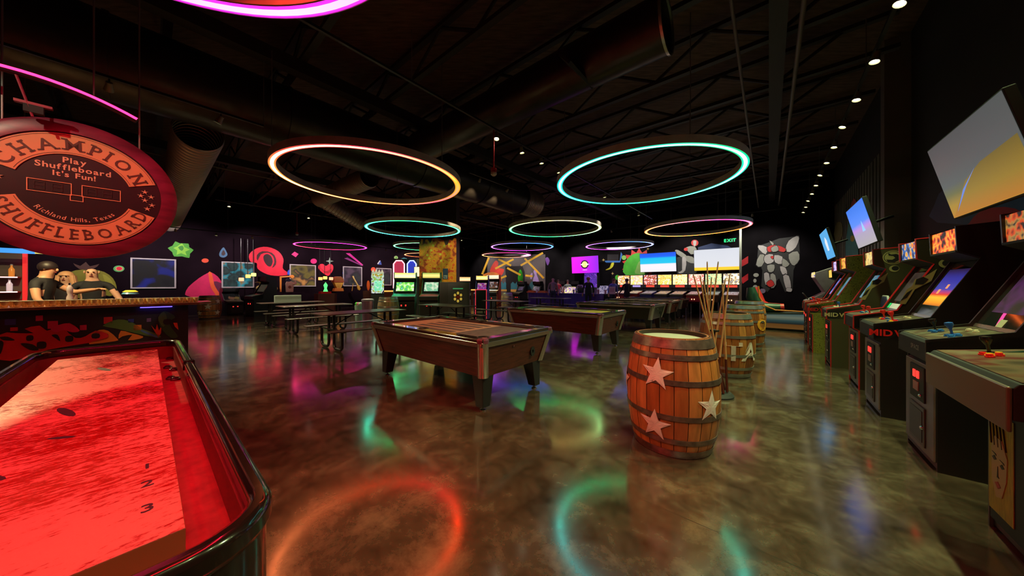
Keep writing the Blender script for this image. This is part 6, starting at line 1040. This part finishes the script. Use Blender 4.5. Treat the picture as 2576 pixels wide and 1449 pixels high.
for x, y in ((1085, 630), (1075, 642), (1108, 640), (1118, 618), (1090, 618), (1130, 615), (1110, 656), (1080, 650)): c = ((x - 1101.5) / F * 12.7, zz(y)); MB().prism([(c[0] + .05 * math.cos(R(45 * i)), c[1] + .05 * math.sin(R(45 * i))) for i in range(8)], -.016, -.01, P('lava_yellow_dot', (.6, .5, .03), .6), axis='y').build('yellow_spot', t)
t = thing('wall_poster', (p[0] + (1121 - 1101.5) / F * 12.7, p[1] - .024, zz(689)), 0, 'small dark blue poster on the orange column', 'poster')
MB().box(-.105, .105, -.01, .0, -.22, .22, P('poster_blue', (.01, .04, .1), .5)).build('poster_sheet', t); MB().box(-.08, .08, -.012, -.01, -.2, -.05, art('poster_print', [(.02, .05, .1), (.3, .35, .3), (.05, .1, .2)], 9, lit=False)).build('poster_print', t)
# neon framed prize machines left of the column
for px, c1, c2, lb, w2 in ((1004, (1, .1, .15), (.3, .02, .05), 'tall machine with a white and red neon arch left of the orange column', 27), (1036, (.05, .1, 1), (.02, .03, .3), 'tall machine with a blue neon arch beside the orange column', 22)):
    Z = 14.6; t = thing('prize_machine', at_(px, Z), 0, lb, 'arcade machine'); hw = w2 / 2 / F * Z; zt = EYE + (HY - 656) / F * Z
    MB().box(-hw - .03, hw + .03, 0, .8, 0, zt + .1, MBLACK).build('machine_body', t); MB().box(-hw + .03, hw - .03, -.01, 0, 1.2, zt - .04, P('back_%d' % px, c2, emit=c2, es=1.2)).build('lit_panel', t)
    MB().tube([(-hw, -.02, 1.2), (-hw, -.02, zt - .15), (-hw + .12, -.02, zt), (hw - .12, -.02, zt), (hw, -.02, zt - .15), (hw, -.02, 1.2)], .03, P('neon_%d' % px, c1, emit=tuple(min(1, q + .25) for q in c1), es=2.2), 8).build('neon_tube', t, smooth=True)
t = thing('prize_machine', at_(1048, 14.0), 0, 'bright white and orange lit box right against the orange column', 'arcade machine'); MB().box(-.12, .15, 0, .5, 0, 2.2, MBLACK).build('machine_body', t); MB().box(-.1, .13, -.02, 0, 1.75, 2.18, P('white_orange_glow', (.8, .5, .2), emit=(1, .75, .4), es=1.3)).build('lit_panel', t)
# slim poster machine and dark machines by the left wall
t = thing('prize_machine', at_(950, 13.2), R(25), 'narrow colourful machine with a teal screen and spiky white top', 'arcade machine')
MB().box(-.26, .26, 0, .6, 0, 1.85, MBLACK).build('machine_body', t); MB().box(-.25, .25, -.01, .0, 1.0, 1.9, art('spiky_machine_art', [(.02, .02, .02), (.6, .25, .03), (.1, .5, .1), (.7, .7, .7), (.02, .02, .02)], 6, .9)).build('front_art', t); MB().box(-.14, .18, -.02, -.01, 1.1, 1.55, art('teal_game_screen', [(.1, .5, .5), (.2, .7, .3), (.5, .7, .7)], 8, 1.0)).build('display', t); mb = MB(); mb.prism([(x * .1, 1.88 + (.16 if i % 2 else .02)) for i, x in enumerate((-2.4, -1.8, -1.2, -.6, 0, .6, 1.2, 1.8, 2.4))] + [(.25, 1.84), (-.25, 1.84)], -.01, .05, P('pale_spikes', (.6, .6, .65), .5), axis='y'); mb.build('spiky_topper', t)
cabinet(at_(628, 13.3), R(-25), 'black arcade cabinet seen side on under the second window', w_=.7, H=1.75, marq=None, scr=sDim, front=MBLACK, far_=True)
cabinet(at_(592, 14.0), R(60), 'low dark machine with tiny red lights near the bar end barrel', w_=.6, H=1.2, front=MBLACK, far_=True)
t = thing('game_table', at_(830, 14.4), TH_PLUS_N, 'red and dark game stand with a green glowing unit under the heart', 'game stand'); MB().box(-.5, .3, 0, .5, 0, .95, P('dark_red_stand', (.12, .015, .015), .5)).build('stand', t); MB().box(-.35, .1, .1, .4, .95, 1.05, RED).build('red_base', t); MB().lathe([(0, 1.05), (.1, 1.05), (.05, 1.2), (.09, 1.35), (0, 1.5)], P('green_glow', (.1, .5, .1), emit=(.1, .8, .2), es=1.2), 12, Matrix.Translation((-.1, .25, 0))).build('glowing_unit', t, smooth=True)
t = thing('trash_bin', at_(925, 11.0), 0, 'violet lit metal basket with white cups behind the nearest picnic table', 'bin')
MB().lathe([(.17, .0), (.2, .8), (.19, .8), (.16, .02), (0, .02)], P('violet_lit_steel', (.4, .22, .4), .25, .7), 20).build('basket', t, smooth=True); MB().lathe([(0, .78), (.21, .78), (.21, .84), (.15, .86), (0, .87)], P('bin_contents', (.25, .2, .28), .5), 16).build('lid', t, smooth=True)  # violet light on the basket is put into the steel colour
t = thing('gift_bucket', at_(903, 11.4), 0, 'small bucket with bright green and pink balls near the metal basket', 'bucket'); MB().lathe([(.12, .0), (.15, .6), (0, .6)], P('teal_white_bucket', (.3, .45, .4), .4), 16).build('bucket_body', t, smooth=True)
for k, c in enumerate(((.1, .6, .05), (.6, .1, .3), (.5, .6, .5))): MB().ball((-.08 + .08 * k, -.03 * k, .65), .07, P('ball_%d' % k, c, .4), 10).build('ball', t, smooth=True)
# =====================================================================  PINBALL MACHINES
PINC = [('orange and white', [(.9, .3, .02), (1, .85, .6), (.3, .05, .02), (1, .6, .1)], (.3, .02, .02)), ('bright yellow and pink', [(1, .6, .05), (1, .9, .6), (.9, .3, .3), (1, .7, .1)], (.35, .03, .01)), ('black, white and red', [(.02, .01, .01), (.8, .7, .7), (.7, .05, .03), (.05, .02, .02), (.8, .4, .2)], (.02, .02, .15)), ('golden orange', [(.9, .4, .02), (1, .8, .2), (.7, .3, .02), (1, .9, .5)], (.02, .02, .03)), ('amber and cream', [(.9, .3, .01), (1, .7, .15), (1, .9, .5), (.8, .3, .02)], (.03, .03, .06)), ('red, pink and cream', [(.8, .2, .15), (1, .85, .6), (.7, .05, .08), (.9, .6, .4)], (.3, .01, .03)), ('green and teal', [(.05, .3, .2), (.4, .6, .3), (.8, .7, .3), (.05, .2, .15)], (.03, .03, .03)), ('white and black comic', [(.8, .75, .75), (.05, .04, .04), (.9, .6, .3), (.9, .9, .9)], (.25, .2, .15))]
for i, (nm, cols, cc) in enumerate(PINC):
    n = -6.1 + .69 * i; t = thing('pinball_machine', W(n, 16.0), TH_MINUS_A, 'pinball machine with a %s backglass in the row along the back wall' % nm, 'pinball machine', 'pinball machines along the back wall'); cm = P('pinball_cabinet_%d' % i, cc, .4)
    MB().prism([(0, .6), (0, .92), (1.2, 1.06), (1.2, .5), (.2, .5)], -.28, .28, cm).build('cabinet', t, bevel=.006); MB().box(-.29, .29, -.02, .03, .89, .94, STEEL).build('lockbar', t, bevel=.005)
    for sx in (-1, 1):
        for y in (.02, 1.15): MB().cyl((sx * .27, y, .6), (sx * .28, y - (.03 if y < .5 else -.02), 0), .022, STEEL, seg=6).build('leg', t)
    sl = math.atan2(.14, 1.2); T = Matrix.Translation((0, 0, .925)) @ Matrix.Rotation(sl, 4, 'X')
    MB().box(-.25, .25, .06, 1.1, 0, .004, art('playfield_%d' % i, [(.02, .02, .02), cols[1], cols[0], (.7, .7, .7), (.4, .05, .05), (.02, .02, .02)], 11, .6, (i, 2, 3))).build('playfield', t, T=T)
    MB().prism([(.85, 1.05), (.85, 1.2), (.8, 1.22), (.8, 1.9), (1.1, 1.9), (1.1, 1.05)], -.34, .34, MBLACK).build('backbox', t, bevel=.006); MB().box(-.31, .31, .785, .8, 1.38, 1.87, art('backglass_%d' % i, cols, 6.5, 1.35, (i * 1.7, 2, i), 'mix')).build('backglass', t); MB().box(-.2, .2, .79, .8, 1.25, 1.35, P('score_%d' % i, (.3, .02, .02), emit=((.9, .06, .03) if i != 1 else (.3, .3, .7)), es=1.0)).build('score_display', t)
    for x in (-.05, .05): MB().box(x - .02, x + .02, -.01, .0, .68, .73, P('start_light', (.8, .5, .3), emit=(1, .6, .3), es=1.2)).build('coin_slot', t)
for k, n in enumerate((-9.3, -10.3, -12.2, -13.6)):
    cabinet(W(n, 16.69), TH_MINUS_A, 'dim arcade cabinet against the back wall behind the draped counter, %s' % ['nearest the pinball row', 'behind the man in black', 'behind the grey jacket', 'nearest the yellow beams'][k], H=1.6, marq=None, scr=art('dim_screen_%d' % k, [(.02, .02, .03), (.1, .05, .15), (.03, .03, .03)], 4, .5, (k, 0, 0)), front=MBLACK, far_=True)
